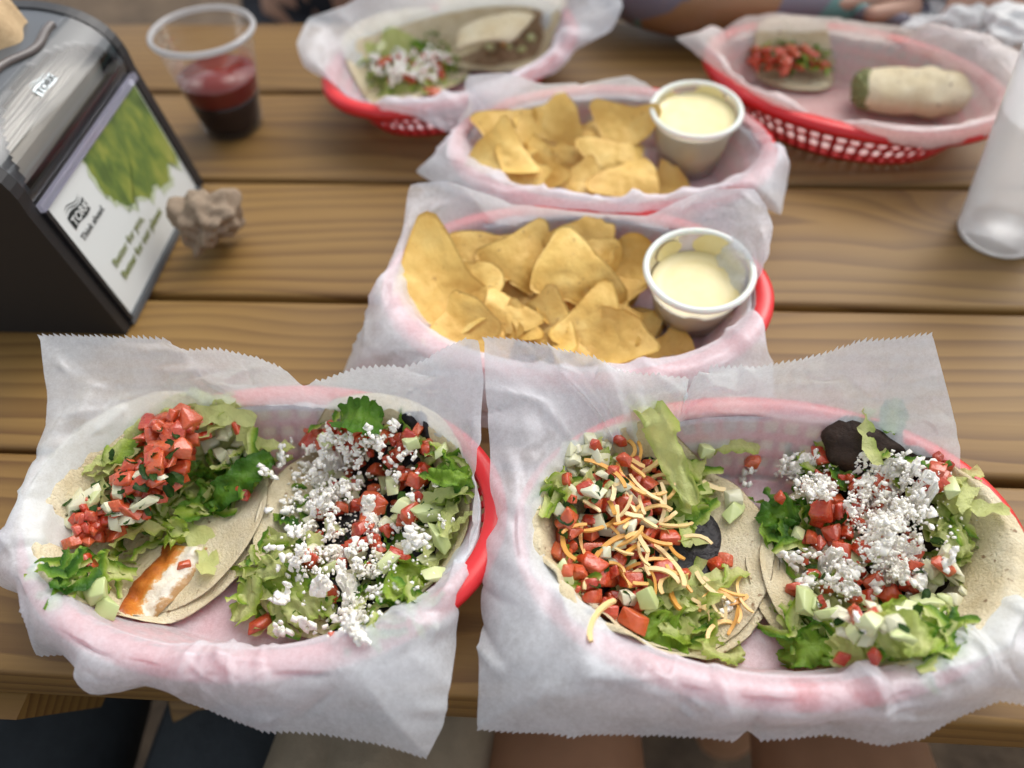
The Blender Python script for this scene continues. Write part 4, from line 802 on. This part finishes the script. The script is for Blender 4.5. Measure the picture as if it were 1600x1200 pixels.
def drink_cup():
    p = at(366, 196, 0); p.z = .0005; c = tag(empty('drink_cup', p), 'clear plastic cup of dark red drink behind the napkin dispenser', 'cup')
    h, bot, top = .093, .027, .0425; r = lambda z: bot+(top-bot)*z/h; w_ = .0007; cm = clear_mat('clear_cup_plastic', (.98, .98, .98), .965, (.6, .58, .58), .08, .10, .35)
    prof = [(.001, .003), (bot-.003, .003), (bot, .0005)]+[(r(z)+.0005*math.sin(z*700), z) for z in np.linspace(.004, h-.002, 26)]
    obj('cup_wall', *lathe(prof), cm, c)
    obj('rim', *lathe([(top-.001, h-.004), (top+.0024, h-.0045), (top+.0036, h-.0022), (top+.0026, h), (top, h+.0006), (top-.0012, h-.001), (top-.001, h-.004)]), clear_mat('cup_rim', (.95, .95, .95), .30, (.85, .85, .85)), c)
    zl = .052; m = M('red_drink'); m.set(Roughness=.06)
    m.set(Base_Color=c4(.20, .012, .007), Subsurface_Weight=.3, Subsurface_Radius=(.01, .002, .001)); dk = plain('shaded_drink', (.016, .003, .003), .06)
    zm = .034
    obj('shaded_drink', *lathe([(.0005, .005), (bot-.0012, .005)]+[(r(z)-.0011, z) for z in np.linspace(.008, zm, 6)]+[(.0005, zm)]), dk, c)  # lower part of the drink: shade of its depth put into a near-black colour
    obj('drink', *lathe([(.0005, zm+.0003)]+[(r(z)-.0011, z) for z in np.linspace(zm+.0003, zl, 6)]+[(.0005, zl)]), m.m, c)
drink_cup()
def tumbler():
    p = at(1592, 368, 0); p.z = .0005; p.x -= .016; c = tag(empty('tumbler', p), 'frosted clear tumbler of water at the right edge', 'tumbler')
    h, bot, top = .145, .030, .044; r = lambda z: bot+(top-bot)*z/h
    fm = clear_mat('frosted_plastic', (.98, .99, 1), .44, (.95, .97, .98), .3)
    obj('cup_wall', *lathe([(.001, .004), (bot-.004, .004), (bot-.001, .0005), (bot+.0008, .004)]+[(r(z), z) for z in np.linspace(.008, h-.002, 14)]+[(top-.0005, h), (top-.0022, h-.002)]), fm, c)
    wm = clear_mat('water', (.98, .99, .99), .90, (.9, .93, .95), .05)
    obj('water', *lathe([(r(.105)-.0008, .105), (r(.105)-.004, .1045), (.0005, .1045)]), wm, c)
tumbler()
# ------------------------------------------------------------------ napkin dispenser
def dispenser():
    y0, y1 = .381, .552
    t = tag(empty('napkin_dispenser', (-.40, .47, 0)), 'black napkin dispenser with advert panel on its side and clear domed window', 'napkin dispenser'); L0 = Vector((-.40, .47, 0))
    BLK = plain('black_dispenser_plastic', (.012, .012, .013), .42); GRY = plain('charcoal_dispenser_plastic', (.085, .095, .105), .30)
    side = [(-.319, .0005), (-.3365, .108)]
    dome = []
    for a in np.linspace(0, 180, 25):
        c, s = math.cos(rad(a)), math.sin(rad(a)); dome.append((-.402+.0655*np.sign(c)*abs(c)**.85, .110+.047*s**.8))
    prof = side+dome[0:]+[(-.4675, .108), (-.4825, .0005)]
    def ext(pr, ya, yb, m, name, cap=True, sm=False):
        n = len(pr); vs = [Vector((x, ya, z))-L0 for x, z in pr]+[Vector((x, yb, z))-L0 for x, z in pr]; fs = [(i, (i+1) % n, n+(i+1) % n, n+i) for i in range(n)]
        if cap: fs += [tuple(range(n))[::-1], tuple(range(n, 2*n))]
        return obj(name, vs, fs, m, t, sm)
    lower = side+[(-.4675, .108), (-.4825, .0005)]; ext(lower, y0+.002, y1-.002, BLK, 'body')
    # end plates, following the whole outline, a little proud
    def infl(pr, d): cx = -.402; return [(cx+(x-cx)*(1+d/.08), z*(1+(d/.17 if z > .05 else 0))) for x, z in pr]
    ext(infl(prof, .0015), y0-.006, y0+.004, BLK, 'end_plate'); ext(infl(prof, .0015), y1-.004, y1+.006, BLK, 'end_plate')
    # dome shell with a rounded opening; the opening is closed by a clear window
    nA, nY = 49, 60; vs = []; keep = []; cl = []
    A = np.linspace(0, 180, nA); Yv = np.linspace(y0+.004, y1-.004, nY)
    def dp(a, d=0.0):
        c, s = math.cos(rad(a)), math.sin(rad(a)); return (-.402+(.0655+d)*np.sign(c)*abs(c)**.85, .110+(.047+d)*s**.8)
    def is_open(a, y):
        u = (y-(y0+y1)/2)/(.5*(y1-y0)-.010); return abs(u) < 1 and a > 3 and a < 3+52*math.sqrt(max(0, 1-abs(u)**2.2))
    for a in A:
        for y in Yv: x, z = dp(a); vs.append(Vector((x, y, z))-L0)
    fs = gridf(nA, nY); fo = [f for f in fs if not is_open(A[f[0]//nY]+1.8, Yv[f[0] % nY]+.0014)]
    sh = obj('dome_shell', vs, fo, GRY, t); md = sh.modifiers.new('thick', 'SOLIDIFY'); md.thickness = .0022; md.offset = -1
    vs = []; A2 = np.linspace(0, 60, 24)
    for a in A2:
        for y in Yv: x, z = dp(a, .0008); vs.append(Vector((x, y, z))-L0)
    win = M('clear_window_plastic'); fr = win.n('Fresnel', {'IOR': 1.5}).outputs[0]; win.surf(win.mixs(win.math('MULTIPLY', fr, 1.3), win.shader('Transparent', Color=c4(.93, .94, .94)), win.shader('Glossy', Color=c4(1, 1, 1), Roughness=.08)))
    obj('window', vs, gridf(24, nY), win.m, t)
    # napkins inside: a stack of thin folded sheets standing on edge
    nm = M('kraft_napkin'); nn = nm.noise(nm.co(), 700, 3); r = nm.rnd(); nm.set(Base_Color=nm.mix(nn, nm.ramp(r, [(0, (.30, .27, .23)), (1, (.52, .49, .44))]), nm.ramp(r, [(0, (.36, .33, .28)), (1, (.60, .57, .52))])), Roughness=.9)
    n = 15
    for i in range(n):
        q = i/(n-1); a = 1+52*q; d = -.010+.0035*((i*7) % 5)/5-.010*(1-q); vs = []; ya, yb = y0+.014+.004*(i % 3), y1-.014-.003*(i % 2)
        for k in range(7):
            f = k/6
            x, z = dp(a+5.2*f+1.0, d-.006*f*f if f < .9 else d-.008)
            for y in np.linspace(ya, yb, 14): vs.append(Vector((x+.0006*math.sin(y*90+i), y, z))-L0)
        o = obj('napkin_sheet', vs, gridf(7, 14), nm.m, t); md = o.modifiers.new('thick', 'SOLIDIFY'); md.thickness = .0009
    ext([(-.352, .1085), (-.350, .124), (-.362, .131), (-.42, .143), (-.452, .1085)], y0+.012, y1-.012, nm.m, 'napkin_stack')
    # advert panel: white card in a clear holder on the leaning side
    o0 = Vector((-.319, y0+.004, .0)); ex = Vector((0, 1, 0)); ez = Vector((-.0175, 0, .1075)).normalized(); en = ex.cross(ez).normalized(); W_, H_ = y1-y0-.008, .106
    def pn(u, v, d): return o0+ex*u+ez*v+en*d-L0
    def slab(name, u0, u1, v0, v1, d0, d1, m):
        vs = [pn(u, v, d) for d in (d0, d1) for u, v in ((u0, v0), (u1, v0), (u1, v1), (u0, v1))]; return obj(name, vs, [(0, 3, 2, 1), (4, 5, 6, 7), (0, 1, 5, 4), (1, 2, 6, 5), (2, 3, 7, 6), (3, 0, 4, 7)], m, t, False)
    card = plain('printed_card', (.60, .63, .62), .35)
    cd_ = slab('advert_card', .004, W_-.004, .006, H_-.002, .0008, .0022, card)
    CLR = clear_mat('holder_plastic', (.86, .87, .95), .55, (.5, .5, .62), .08)
    slab('holder_rail', .0, W_, H_-.002, H_+.003, .0006, .0052, CLR); slab('holder_rail', .0, .0035, .004, H_-.003, .0006, .0045, BLK); slab('holder_rail', W_-.0035, W_, .004, H_-.003, .0006, .0045, BLK); slab('holder_rail', .0, W_, .0005, .0055, .0006, .0045, GRY)
    # leaf print
    pr = M('leaf_print'); o_ = pr.co(); k = pr.noise(pr.n('Mapping', {'Vector': o_, 'Scale': (1.0, 1.3, .7)}).outputs[0], 42, 3, .6, .25); pr.set(Base_Color=pr.ramp(k, [(.32, (.06, .10, .03)), (.46, (.11, .17, .04)), (.58, (.20, .245, .05)), (.72, (.30, .31, .08))]), Roughness=.35)
    pts = [(.060, H_-.004), (W_-.006, H_-.004), (W_-.006, .040), (W_-.012, .034), (W_-.022, .042), (W_-.032, .032), (W_-.044, .036), (W_-.055, .044), (W_-.066, .040), (W_-.078, .052), (W_-.088, .050), (W_-.098, .060), (W_-.104, .075)]
    fine = []
    for i in range(len(pts)):
        a, b = pts[i], pts[(i+1) % len(pts)]; m_ = 1 if i < 2 else 5
        for j in range(m_): q = j/m_; fine.append((a[0]+(b[0]-a[0])*q+(0 if m_ == 1 else random.uniform(-.0016, .0016)), a[1]+(b[1]-a[1])*q+(0 if m_ == 1 else random.uniform(-.0016, .0016))))
    c_u, c_v = W_-.05, .08; vs = [pn(c_u, c_v, .0026)]+[pn(u, v, .0026) for u, v in fine]; nf = len(fine); obj('leaf_print', vs, [(0, 1+(i+1) % nf, 1+i) for i in range(nf)], pr.m, t, False)
    # a paler wash of the same print round the leaves
    ws = plain('pale_leaf_print', (.44, .50, .36), .35); ring = [(c_u+(u-c_u)*1.05+random.uniform(-.002, .002), c_v+(v-c_v)*(1.14 if v < c_v else 1.0)+(random.uniform(-.003, .003) if v < c_v else 0)) for u, v in fine]; ring = [(min(u, W_-.005), min(v, H_-.003)) for u, v in ring]
    vs = [pn(c_u, c_v, .00245)]+[pn(u, v, .00245) for u, v in ring]; obj('leaf_print', vs, [(0, 1+(i+1) % nf, 1+i) for i in range(nf)], ws, t, False)
    # lettering
    def text(body, u, v, size, m, d=.0028, frame=None, bold=0.0, shear=0.0):
        cu = bpy.data.curves.new('lettering', 'FONT'); cu.body = body; cu.size = size; cu.extrude = .0001; cu.offset = bold; cu.shear = shear
        tmp = bpy.data.objects.new('lettering', cu); COL.objects.link(tmp); dg = bpy.context.evaluated_depsgraph_get(); dg.update(); me = bpy.data.meshes.new_from_object(tmp.evaluated_get(dg)); bpy.data.objects.remove(tmp); me.name = 'lettering'
        fr_ = frame or pn
        for vt in me.vertices: vt.co = fr_(u+vt.co.x, v+vt.co.y, d+vt.co.z)
        me.materials.clear(); me.materials.append(m); return link('lettering', me, t)
    DK = plain('dark_print', (.018, .024, .024), .4); GP = plain('olive_print', (.19, .22, .075), .4)
    def logo(frame, u, v, s, bc, lc, bold, d):
        n = 14; vs = []
        for i in range(n+1):
            x = i/n; w0 = .10*math.sin(x*2*PI); vs += [frame(u+x*s*1.9, v+s*(0+w0*.7), d), frame(u+x*s*1.9, v+s*(.78+w0), d)]
        obj('logo_block', vs, [(2*i, 2*i+2, 2*i+3, 2*i+1) for i in range(n)], bc, t, False)
        for k_ in range(2):
            vs = []
            for i in range(n+1):
                x = i/n; w0 = .13*math.sin(x*2*PI+.3)+k_*.17; th_ = .055*math.sin(PI*x)+.008; vs += [frame(u+(x*.9+.05)*s*1.9, v+s*(.90+w0), d), frame(u+(x*.9+.05)*s*1.9, v+s*(.90+w0+th_), d)]
            obj('logo_wave', vs, [(2*i, 2*i+2, 2*i+3, 2*i+1) for i in range(n)], bc, t, False)
        text('TORK', u+s*.10, v+s*.15, s*.68, lc, d+.0003, frame, s*.012)
    logo(pn, .014, .078, .0125, DK, card, 0, .0026)
    text('Think ahead.', .013, .0685, .0070, DK)
    text('Better for you,', .022, .036, .0092, GP, bold=.0001); text('Better for our planet', .022, .0245, .0092, GP, bold=.0002)
    PALE = plain('pale_logo_sticker', (.62, .70, .72), .3)
    def fr2(u, v, d):                             # on the window
        a = 36+v*720; x, z = dp(a, .0016+d); return Vector((x, y0+.075+u, z))-L0
    logo(fr2, 0, 0, .0125, PALE, DK, 0, 0)
    # slot lip where napkins come out on top
    vs = []; nl = 30
    for i in range(nl):
        q = i/(nl-1); y = y0+.070+.080*q; a = 68-9*q+3*math.sin(q*8); x, z = dp(a, .001)
        for k in range(8): aa = k*PI/4; vs.append(Vector((x+.0032*math.cos(aa), y, z+.0032*math.sin(aa)))-L0)
    obj('slot_lip', vs, gridf(nl, 8, True), plain('slot_lip_plastic', (.10, .085, .08), .25), t)
    return t
dispenser()
def brown_napkin():
    kr = M('brown_paper_napkin'); n = kr.noise(kr.co(), 300, 4, .7); kr.set(Base_Color=kr.ramp(n, [(.3, (.40, .28, .15)), (.7, (.52, .38, .22))]), Roughness=.9); kr.bump(n, .4, .001)
    p0 = Vector((-.425, .545, .155)); vs = []; nI, nJ = 24, 24
    for i in range(nI):
        for j in range(nJ):
            u, v = i/(nI-1), j/(nJ-1); y = .452+.078*v; x = -.376-.022*u-.02*u*u+.005*math.sin(v*11+u*3); z = .146+.062*u+.006*math.sin(v*7+u*5)
            vs.append((x, y, z+.004*mnoise.noise(Vector((u*5, v*5, 1)))))
    o = obj('paper_napkin', vs, gridf(nI, nJ), kr.m); md = o.modifiers.new('thick', 'SOLIDIFY'); md.thickness = .0006
    tag(o, 'brown paper napkin poking out of the dispenser top', 'napkin')
brown_napkin()
def wad(px, py, r, sq, m, label, seed, name='crumpled_napkin', amp=.42):
    bm = bmesh.new(); bmesh.ops.create_icosphere(bm, subdivisions=5, radius=1); rg = random.Random(seed)
    pl = [(Vector((rg.gauss(0, 1), rg.gauss(0, 1), rg.gauss(0, 1))).normalized(), rg.uniform(.8, 2.8), rg.uniform(0, 1)) for _ in range(13)]
    for v in bm.verts:
        n = v.co.normalized(); d = 0; q = 1/max(max(n.dot(a)/(.72+.4*ph) for a, f, ph in pl), .62)
        for a, f, ph in pl: d += abs(((n.dot(a)*f+ph) % 1)-.5)*2-.5
        v.co = Vector((n.x*sq[0], n.y*sq[1], n.z*sq[2]))*r*q*.82*(1+amp*d/6.5+.22*mnoise.noise(n*2.6+Vector((seed, 0, 0))))
    zmin = min(v.co.z for v in bm.verts); me = bm_mesh(name, bm, m); p = at(px, py, r*sq[2]*.6); o = link(name, me); o.location = (p.x, p.y, -zmin+.0005); return tag(o, label, 'napkin')
km = M('grey_kraft_tissue'); kn = km.noise(km.co(), 400, 4, .7); km.set(Base_Color=km.ramp(kn, [(.3, (.21, .155, .105)), (.7, (.31, .24, .17))]), Roughness=.92); km.bump(kn, .4, .001)
wad(332, 372, .0245, (1.05, 1.15, .95), km.m, 'crumpled grey brown napkin ball beside the dispenser', 5)
wt = cloth_mat('white_tissue', (.66, .66, .64), (.78, .78, .77), 200)
wad(1480, 62, .045, (1.3, .8, .55), wt, 'crumpled white napkin behind the far right basket', 9); wad(1580, 78, .040, (1.1, .9, .8), wt, 'crumpled white napkin at the far right corner', 12)
# ------------------------------------------------------------------ food in the far baskets
f1 = taco('salad_taco', 'far taco topped with lettuce and white cheese crumbs', 640, 115)
tortilla(f1, *ctr(640, 116), .062, .055, 35, [(120, .3, .014), (-60, .3, .014)], seed=31)
bed(f1, 'lettuce_bed', LET, 645, 118, .045, .030, 30, .014, 31)
scatter(f1, 'lettuce_shred', 26, 645, 115, 78, 36, -8); scatter(f1, 'green_shred', 10, 690, 85, 45, 28, -8); scatter(f1, 'tomato_piece', 16, 650, 110, 55, 28); put('tomato_chunk', 680, 148, f1, 1.2); put('cucumber_piece', 594, 82, f1, 1.3)
scatter(f1, 'cheese_lump', 26, 640, 108, 62, 28)
f2 = taco('meat_taco', 'far taco with folded pale flap over brown meat', 790, 65)
tortilla(f2, *ctr(785, 68), .066, .058, 35, [(90, .2, .022), (-100, .4, .008)], seed=33)
MEAT = bean_mat('grilled_meat', (.20, .12, .06), (.42, .30, .18), .5)
bed(f2, 'meat', MEAT, 790, 85, .042, .022, 28, .012, 8, .006, 110)
scatter(f2, 'cucumber_piece', 5, 800, 75, 40, 15, -20)
def flap():
    global HM
    vs = []; n = 18; c = at(775, 48, .042)
    for i in range(n):
        for j in range(n):
            u, v = i/(n-1)*2-1, j/(n-1)*2-1; e = math.sqrt(1-.5*v*v); vs.append(c+Vector((u*.033*e+.010*v, v*.027+.008*u, .010*math.cos(v*1.3)-.006*u*u+.002*mnoise.noise(Vector((u*2, v*2, 4)))))-f2.location)
    o = obj('tortilla_flap', vs, gridf(n, n), TORT, f2); md = o.modifiers.new('thick', 'SOLIDIFY'); md.thickness = .002
flap()
put('cheddar_shred', 800, 62, f2, 1.6); put('cheddar_shred', 795, 66, f2, 1.6)
f3 = taco('salsa_taco', 'far taco with diced tomato salsa at the left of the lattice basket', 1220, 82)
tortilla(f3, *ctr(1236, 112), .040, .029, -25, [(160, .6, .004)], seed=35)
scatter(f3, 'lettuce_shred', 12, 1236, 96, 60, 20, 8); scatter(f3, 'green_shred', 6, 1236, 92, 60, 18, 8); scatter(f3, 'tomato_piece', 34, 1230, 98, 62, 18, 8); scatter(f3, 'tomato_chunk', 6, 1238, 90, 40, 12); scatter(f3, 'green_shred', 5, 1268, 104, 30, 14); scatter(f3, 'cilantro_leaf', 12, 1232, 96, 55, 18)
def wrap():
    p = at(1435, 142, .026); t = tag(empty('rolled_wrap', p), 'pale rolled tortilla wrap at the right of the lattice basket', 'wrap'); t.rotation_euler = (0, 0, rad(-4))
    vs = []; nI, nJ = 30, 36
    for i in range(nI):
        q = i/(nI-1)*2-1; r = .0225*(1-.22*abs(q)**2.5)*(1 if i < nI-1 else .3)
        for j in range(nJ):
            a = 2*PI*j/nJ; sp = .0025*(j/nJ); vs.append((q*.048, (r+sp)*math.cos(a)*1.12+.003*mnoise.noise(Vector((q*2.2, 1, 8))), (r+sp)*math.sin(a)*.74+.0035*mnoise.noise(Vector((q*2.6, math.cos(a)*1.5, math.sin(a)*1.5+3)))+.0012*mnoise.noise(Vector((q*9, math.cos(a)*3, math.sin(a)*3)))))
    obj('tortilla', vs, gridf(nI, nJ, True), TORT, t)
    bm = bmesh.new(); bmesh.ops.create_icosphere(bm, subdivisions=4, radius=1)
    for v in bm.verts: n_ = v.co.copy(); v.co = Vector((-.046+n_.x*.010, n_.y*.021, n_.z*.015))*1+n_*.003*mnoise.noise(n_*4)
    link('filling', bm_mesh('filling', bm, bean_mat('green_filling', (.08, .10, .03), (.30, .30, .12), .5)), t)
wrap()
# ------------------------------------------------------------------ people
def body(name, pts, edges, m, parent=None, sub=2, root=0):
    me = bpy.data.meshes.new(name); me.from_pydata([p[:3] for p in pts], edges, []); me.materials.append(m); o = link(name, me, parent)
    md = o.modifiers.new('skin', 'SKIN'); md.use_smooth_shade = True
    for i, p in enumerate(pts):
        r = p[3]; me.skin_vertices[0].data[i].radius = r if isinstance(r, tuple) else (r, r)
        me.skin_vertices[0].data[i].use_root = (i == root)
    s = o.modifiers.new('sub', 'SUBSURF'); s.levels = sub; s.render_levels = sub; return o
def hand(o_pts, o_edges, wrist, d, side, curl=.35):
    """palm, four unequal fingers and a thumb grown from the wrist vertex"""
    w_ = Vector(o_pts[wrist][:3]); d = d.normalized(); sd_ = d.cross(Vector((0, 0, 1))).normalized()*side; up = Vector((0, 0, 1))
    k = len(o_pts); palm = w_+d*.055; o_pts.append((*palm, (.034, .014))); o_edges.append((wrist, k))
    for f, (off, ln) in enumerate(((-.030, .062), (-.010, .074), (.010, .069), (.029, .052))):
        b = palm+sd_*off+d*.034; prev = k
        for s_ in range(3):
            q = b+d*(ln*s_/2)-up*(curl*.03*(s_/2)**2); o_pts.append((*q, .0088-.001*s_)); o_edges.append((prev, len(o_pts)-1)); prev = len(o_pts)-1
    prev = k
    for s_ in range(3): q = w_+d*(.028+.022*s_)-sd_*(.030+.010*s_); o_pts.append((*q, .010-.001*s_)); o_edges.append((k if s_ == 0 else prev, len(o_pts)-1)); prev = len(o_pts)-1
SK1 = skin_mat('skin', (.46, .27, .19)); SK2 = skin_mat('tattooed_skin', (.42, .26, .19), True); SK3 = skin_mat('tanned_skin', (.42, .22, .12))
NAVY = cloth_mat('dark_navy_cloth', (.012, .014, .020), (.030, .034, .045)); SLATE = cloth_mat('slate_cloth', (.020, .026, .030), (.045, .055, .062)); BEIGE = cloth_mat('beige_cloth', (.22, .18, .12), (.34, .28, .19)); DARK = cloth_mat('black_cloth', (.008, .008, .009), (.02, .02, .02))
# across the table: forearms folded on the far planks
def across():
    a0, a1 = at(960, 20, .05), at(1290, 6, .05)
    p = tag(empty('person', (.30, 1.12, -.75)), 'person across the table with tattooed forearm and bare arms behind far right basket', 'person'); O = Vector((.30, 1.12, -.75))
    def rel(v): return tuple(Vector(v)-O)
    pts = []; ed = []
    def add(v, r, pr=None):
        pts.append((*rel(v), r)); i = len(pts)-1
        if pr is not None: ed.append((pr, i))
        return i
    pel = add((.30, 1.16, -.25), (.15, .11)); ch = add((.30, 1.12, .05), (.15, .11), pel); st = add((.30, 1.10, .22), (.16, .10), ch); nk = add((.30, 1.09, .33), .055, st); hd = add((.30, 1.06, .43), .075, nk); add((.30, 1.05, .53), .085, hd)
    e = add((.50, 1.07, .22), .055, st); e1 = add((.56, .90, .05), .050, e); e2 = add((.46, .815, .047), .047, e1); e3 = add((.36, .812, .042), .040, e2)
    hand(pts, ed, e3, Vector((-1, .15, 0)), 1)
    for x in (.21, .39):
        h = add((x, 1.10, -.27), .085, pel); kx = add((x, .78, -.28), .06, h); an = add((x, .84, -.66), .042, kx); add((x, .76, -.70), .036, an)
    body('body', pts, ed, SK1, p)
    # the tattooed arm lies in front, its hand toward the far left basket
    pts = []; ed = []
    s0 = add((.10, 1.09, .22), .055); s1 = add((.03, .96, .08), .050, s0); s2 = add((.055, .832, .048), .045, s1); s3 = add((.13, .805, .047), .047, s2); s4 = add((.20, .806, .042), .040, s3); s5 = add((.25, .815, .036), .030, s4); hand(pts, ed, s5, Vector((1, .1, 0)), -1)
    body('tattooed_arm', pts, ed, SK2, p)
    pts = [(*rel((.30, 1.17, -.24)), (.165, .13)), (*rel((.30, 1.13, .05)), (.165, .125)), (*rel((.30, 1.11, .22)), (.175, .112)), (*rel((.30, 1.10, .29)), .075)]; body('shirt', pts, [(0, 1), (1, 2), (2, 3)], cloth_mat('grey_teal_shirt', (.05, .07, .07), (.10, .11, .12)), p)
    hp = [(*rel((.30, 1.08, .50)), .088), (*rel((.30, 1.07, .56)), .08)]; body('hair', hp, [(0, 1)], cloth_mat('brown_hair', (.03, .018, .01), (.06, .035, .02), 200), p)
across()
def left_far():
    O = Vector((-.32, 1.25, -.75)); p = tag(empty('person', O), 'person at far side by the drink cup, bare arm and dark clothes', 'person')
    def rel(v): return tuple(Vector(v)-O)
    pts = []; ed = []
    def add(v, r, pr=None):
        pts.append((*rel(v), r)); i = len(pts)-1
        if pr is not None: ed.append((pr, i))
        return i
    pel = add((-.36, 1.30, -.25), (.14, .11)); ch = add((-.38, 1.30, .05), (.14, .10), pel); st = add((-.38, 1.29, .22), (.15, .10), ch); nk = add((-.38, 1.28, .33), .05, st); hd = add((-.38, 1.25, .43), .07, nk); add((-.38, 1.24, .52), .082, hd)
    e = add((-.52, 1.18, .16), .05, st); e1 = add((-.475, .945, .02), .036, e); e2 = add((-.455, .99, .20), .034, e1); e3 = add((-.43, 1.06, .30), .026, e2); hand(pts, ed, e3, Vector((.35, .6, .6)), 1)
    for x in (-.46, -.20):
        h = add((x, 1.24, -.27), .08, pel); kx = add((x, .96, -.26), .058, h); an = add((x, 1.02, -.66), .04, kx); add((x, .93, -.70), .035, an)
    body('body', pts, ed, SK1, p)
    q = [(*rel((-.36, 1.31, -.24)), (.155, .125)), (*rel((-.38, 1.31, .05)), (.155, .115)), (*rel((-.38, 1.30, .22)), (.165, .112)), (*rel((-.38, 1.29, .29)), .07)]; body('shirt', q, [(0, 1), (1, 2), (2, 3)], NAVY, p)
    q = [(*rel((-.36, 1.31, -.26)), (.16, .125))]; ee = []
    for x in (-.46, -.20): k = len(q); q += [(*rel((x, 1.24, -.26)), .095), (*rel((x, .95, -.25)), .078), (*rel((x, 1.02, -.62)), .055)]; ee += [(0, k), (k, k+1), (k+1, k+2)]
    body('trousers', q, ee, NAVY, p)
    body('hair', [(*rel((-.38, 1.27, .49)), .086), (*rel((-.38, 1.26, .55)), .078)], [(0, 1)], cloth_mat('dark_hair', (.012, .009, .007), (.03, .02, .015), 200), p)
left_far()
def near(name, xs, label, leg, cover, sh, ylim):
    """lower body of someone seated on the near bench, knees under the table"""
    xm = sum(xs)/2; O = Vector((xm, -.25, -.75)); p = tag(empty('person', O), label, 'person')
    def rel(v): return tuple(Vector(v)-O)
    pts = [(*rel((xm, -.26, -.24)), (.15, .11))]; ed = []
    for x in xs: k = len(pts); pts += [(*rel((x, -.16, -.25)), .085), (*rel((x, .08, -.235)), .078), (*rel((x, .28, -.235)), .060), (*rel((x, .345, -.27)), .056), (*rel((x, .33, -.45)), .050), (*rel((x, .30, -.66)), .036), (*rel((x, .40, -.715)), .032)]; ed += [(0, k)]+[(k+i, k+i+1) for i in range(6)]
    k = len(pts); pts += [(*rel((xm, -.30, -.02)), (.15, .10)), (*rel((xm, -.33, .12)), (.15, .10))]; ed += [(0, k), (k, k+1)]
    body('body', pts, ed, leg, p)
    q = [(*rel((xm, -.26, -.24)), (.165, .125))]; ee = []
    for x in xs: k = len(q); q += [(*rel((x, -.16, -.25)), .102), (*rel((x, ylim*.5, -.24)), .094), (*rel((x, ylim, -.238)), .084)]; ee += [(0, k), (k, k+1), (k+1, k+2)]
    body(sh, q, ee, cover, p); k = [(*rel((xm, -.29, -.10)), (.165, .118)), (*rel((xm, -.33, .13)), (.165, .115))]; body('shirt', k, [(0, 1)], DARK, p); return p
near('right', (.005, .215), 'person seated at the near side, bare tanned thighs under the table edge', SK3, DARK, 'shorts', .08)
near('left', (-.42, -.22), 'person at near left in dark slate trousers under the table', SLATE, SLATE, 'trousers', .31)
def lap_cloth():
    vs = []; n = 26
    for i in range(n):
        for j in range(n):
            u, v = i/(n-1)*2-1, j/(n-1)*2-1; x, y = -.13+u*.09+.02*v, .15+v*.12; vs.append((x, y, -.125-.10*u*u-.05*max(0, v)**2+.018*mnoise.noise(Vector((u*2.4, v*1.6, 5)))+.006*math.sin(u*11+v*3)))
    o = obj('folded_jacket', vs, gridf(n, n), BEIGE); md = o.modifiers.new('thick', 'SOLIDIFY'); md.thickness = .012; tag(o, 'beige folded jacket lying on the lap under left basket paper', 'jacket')
lap_cloth()
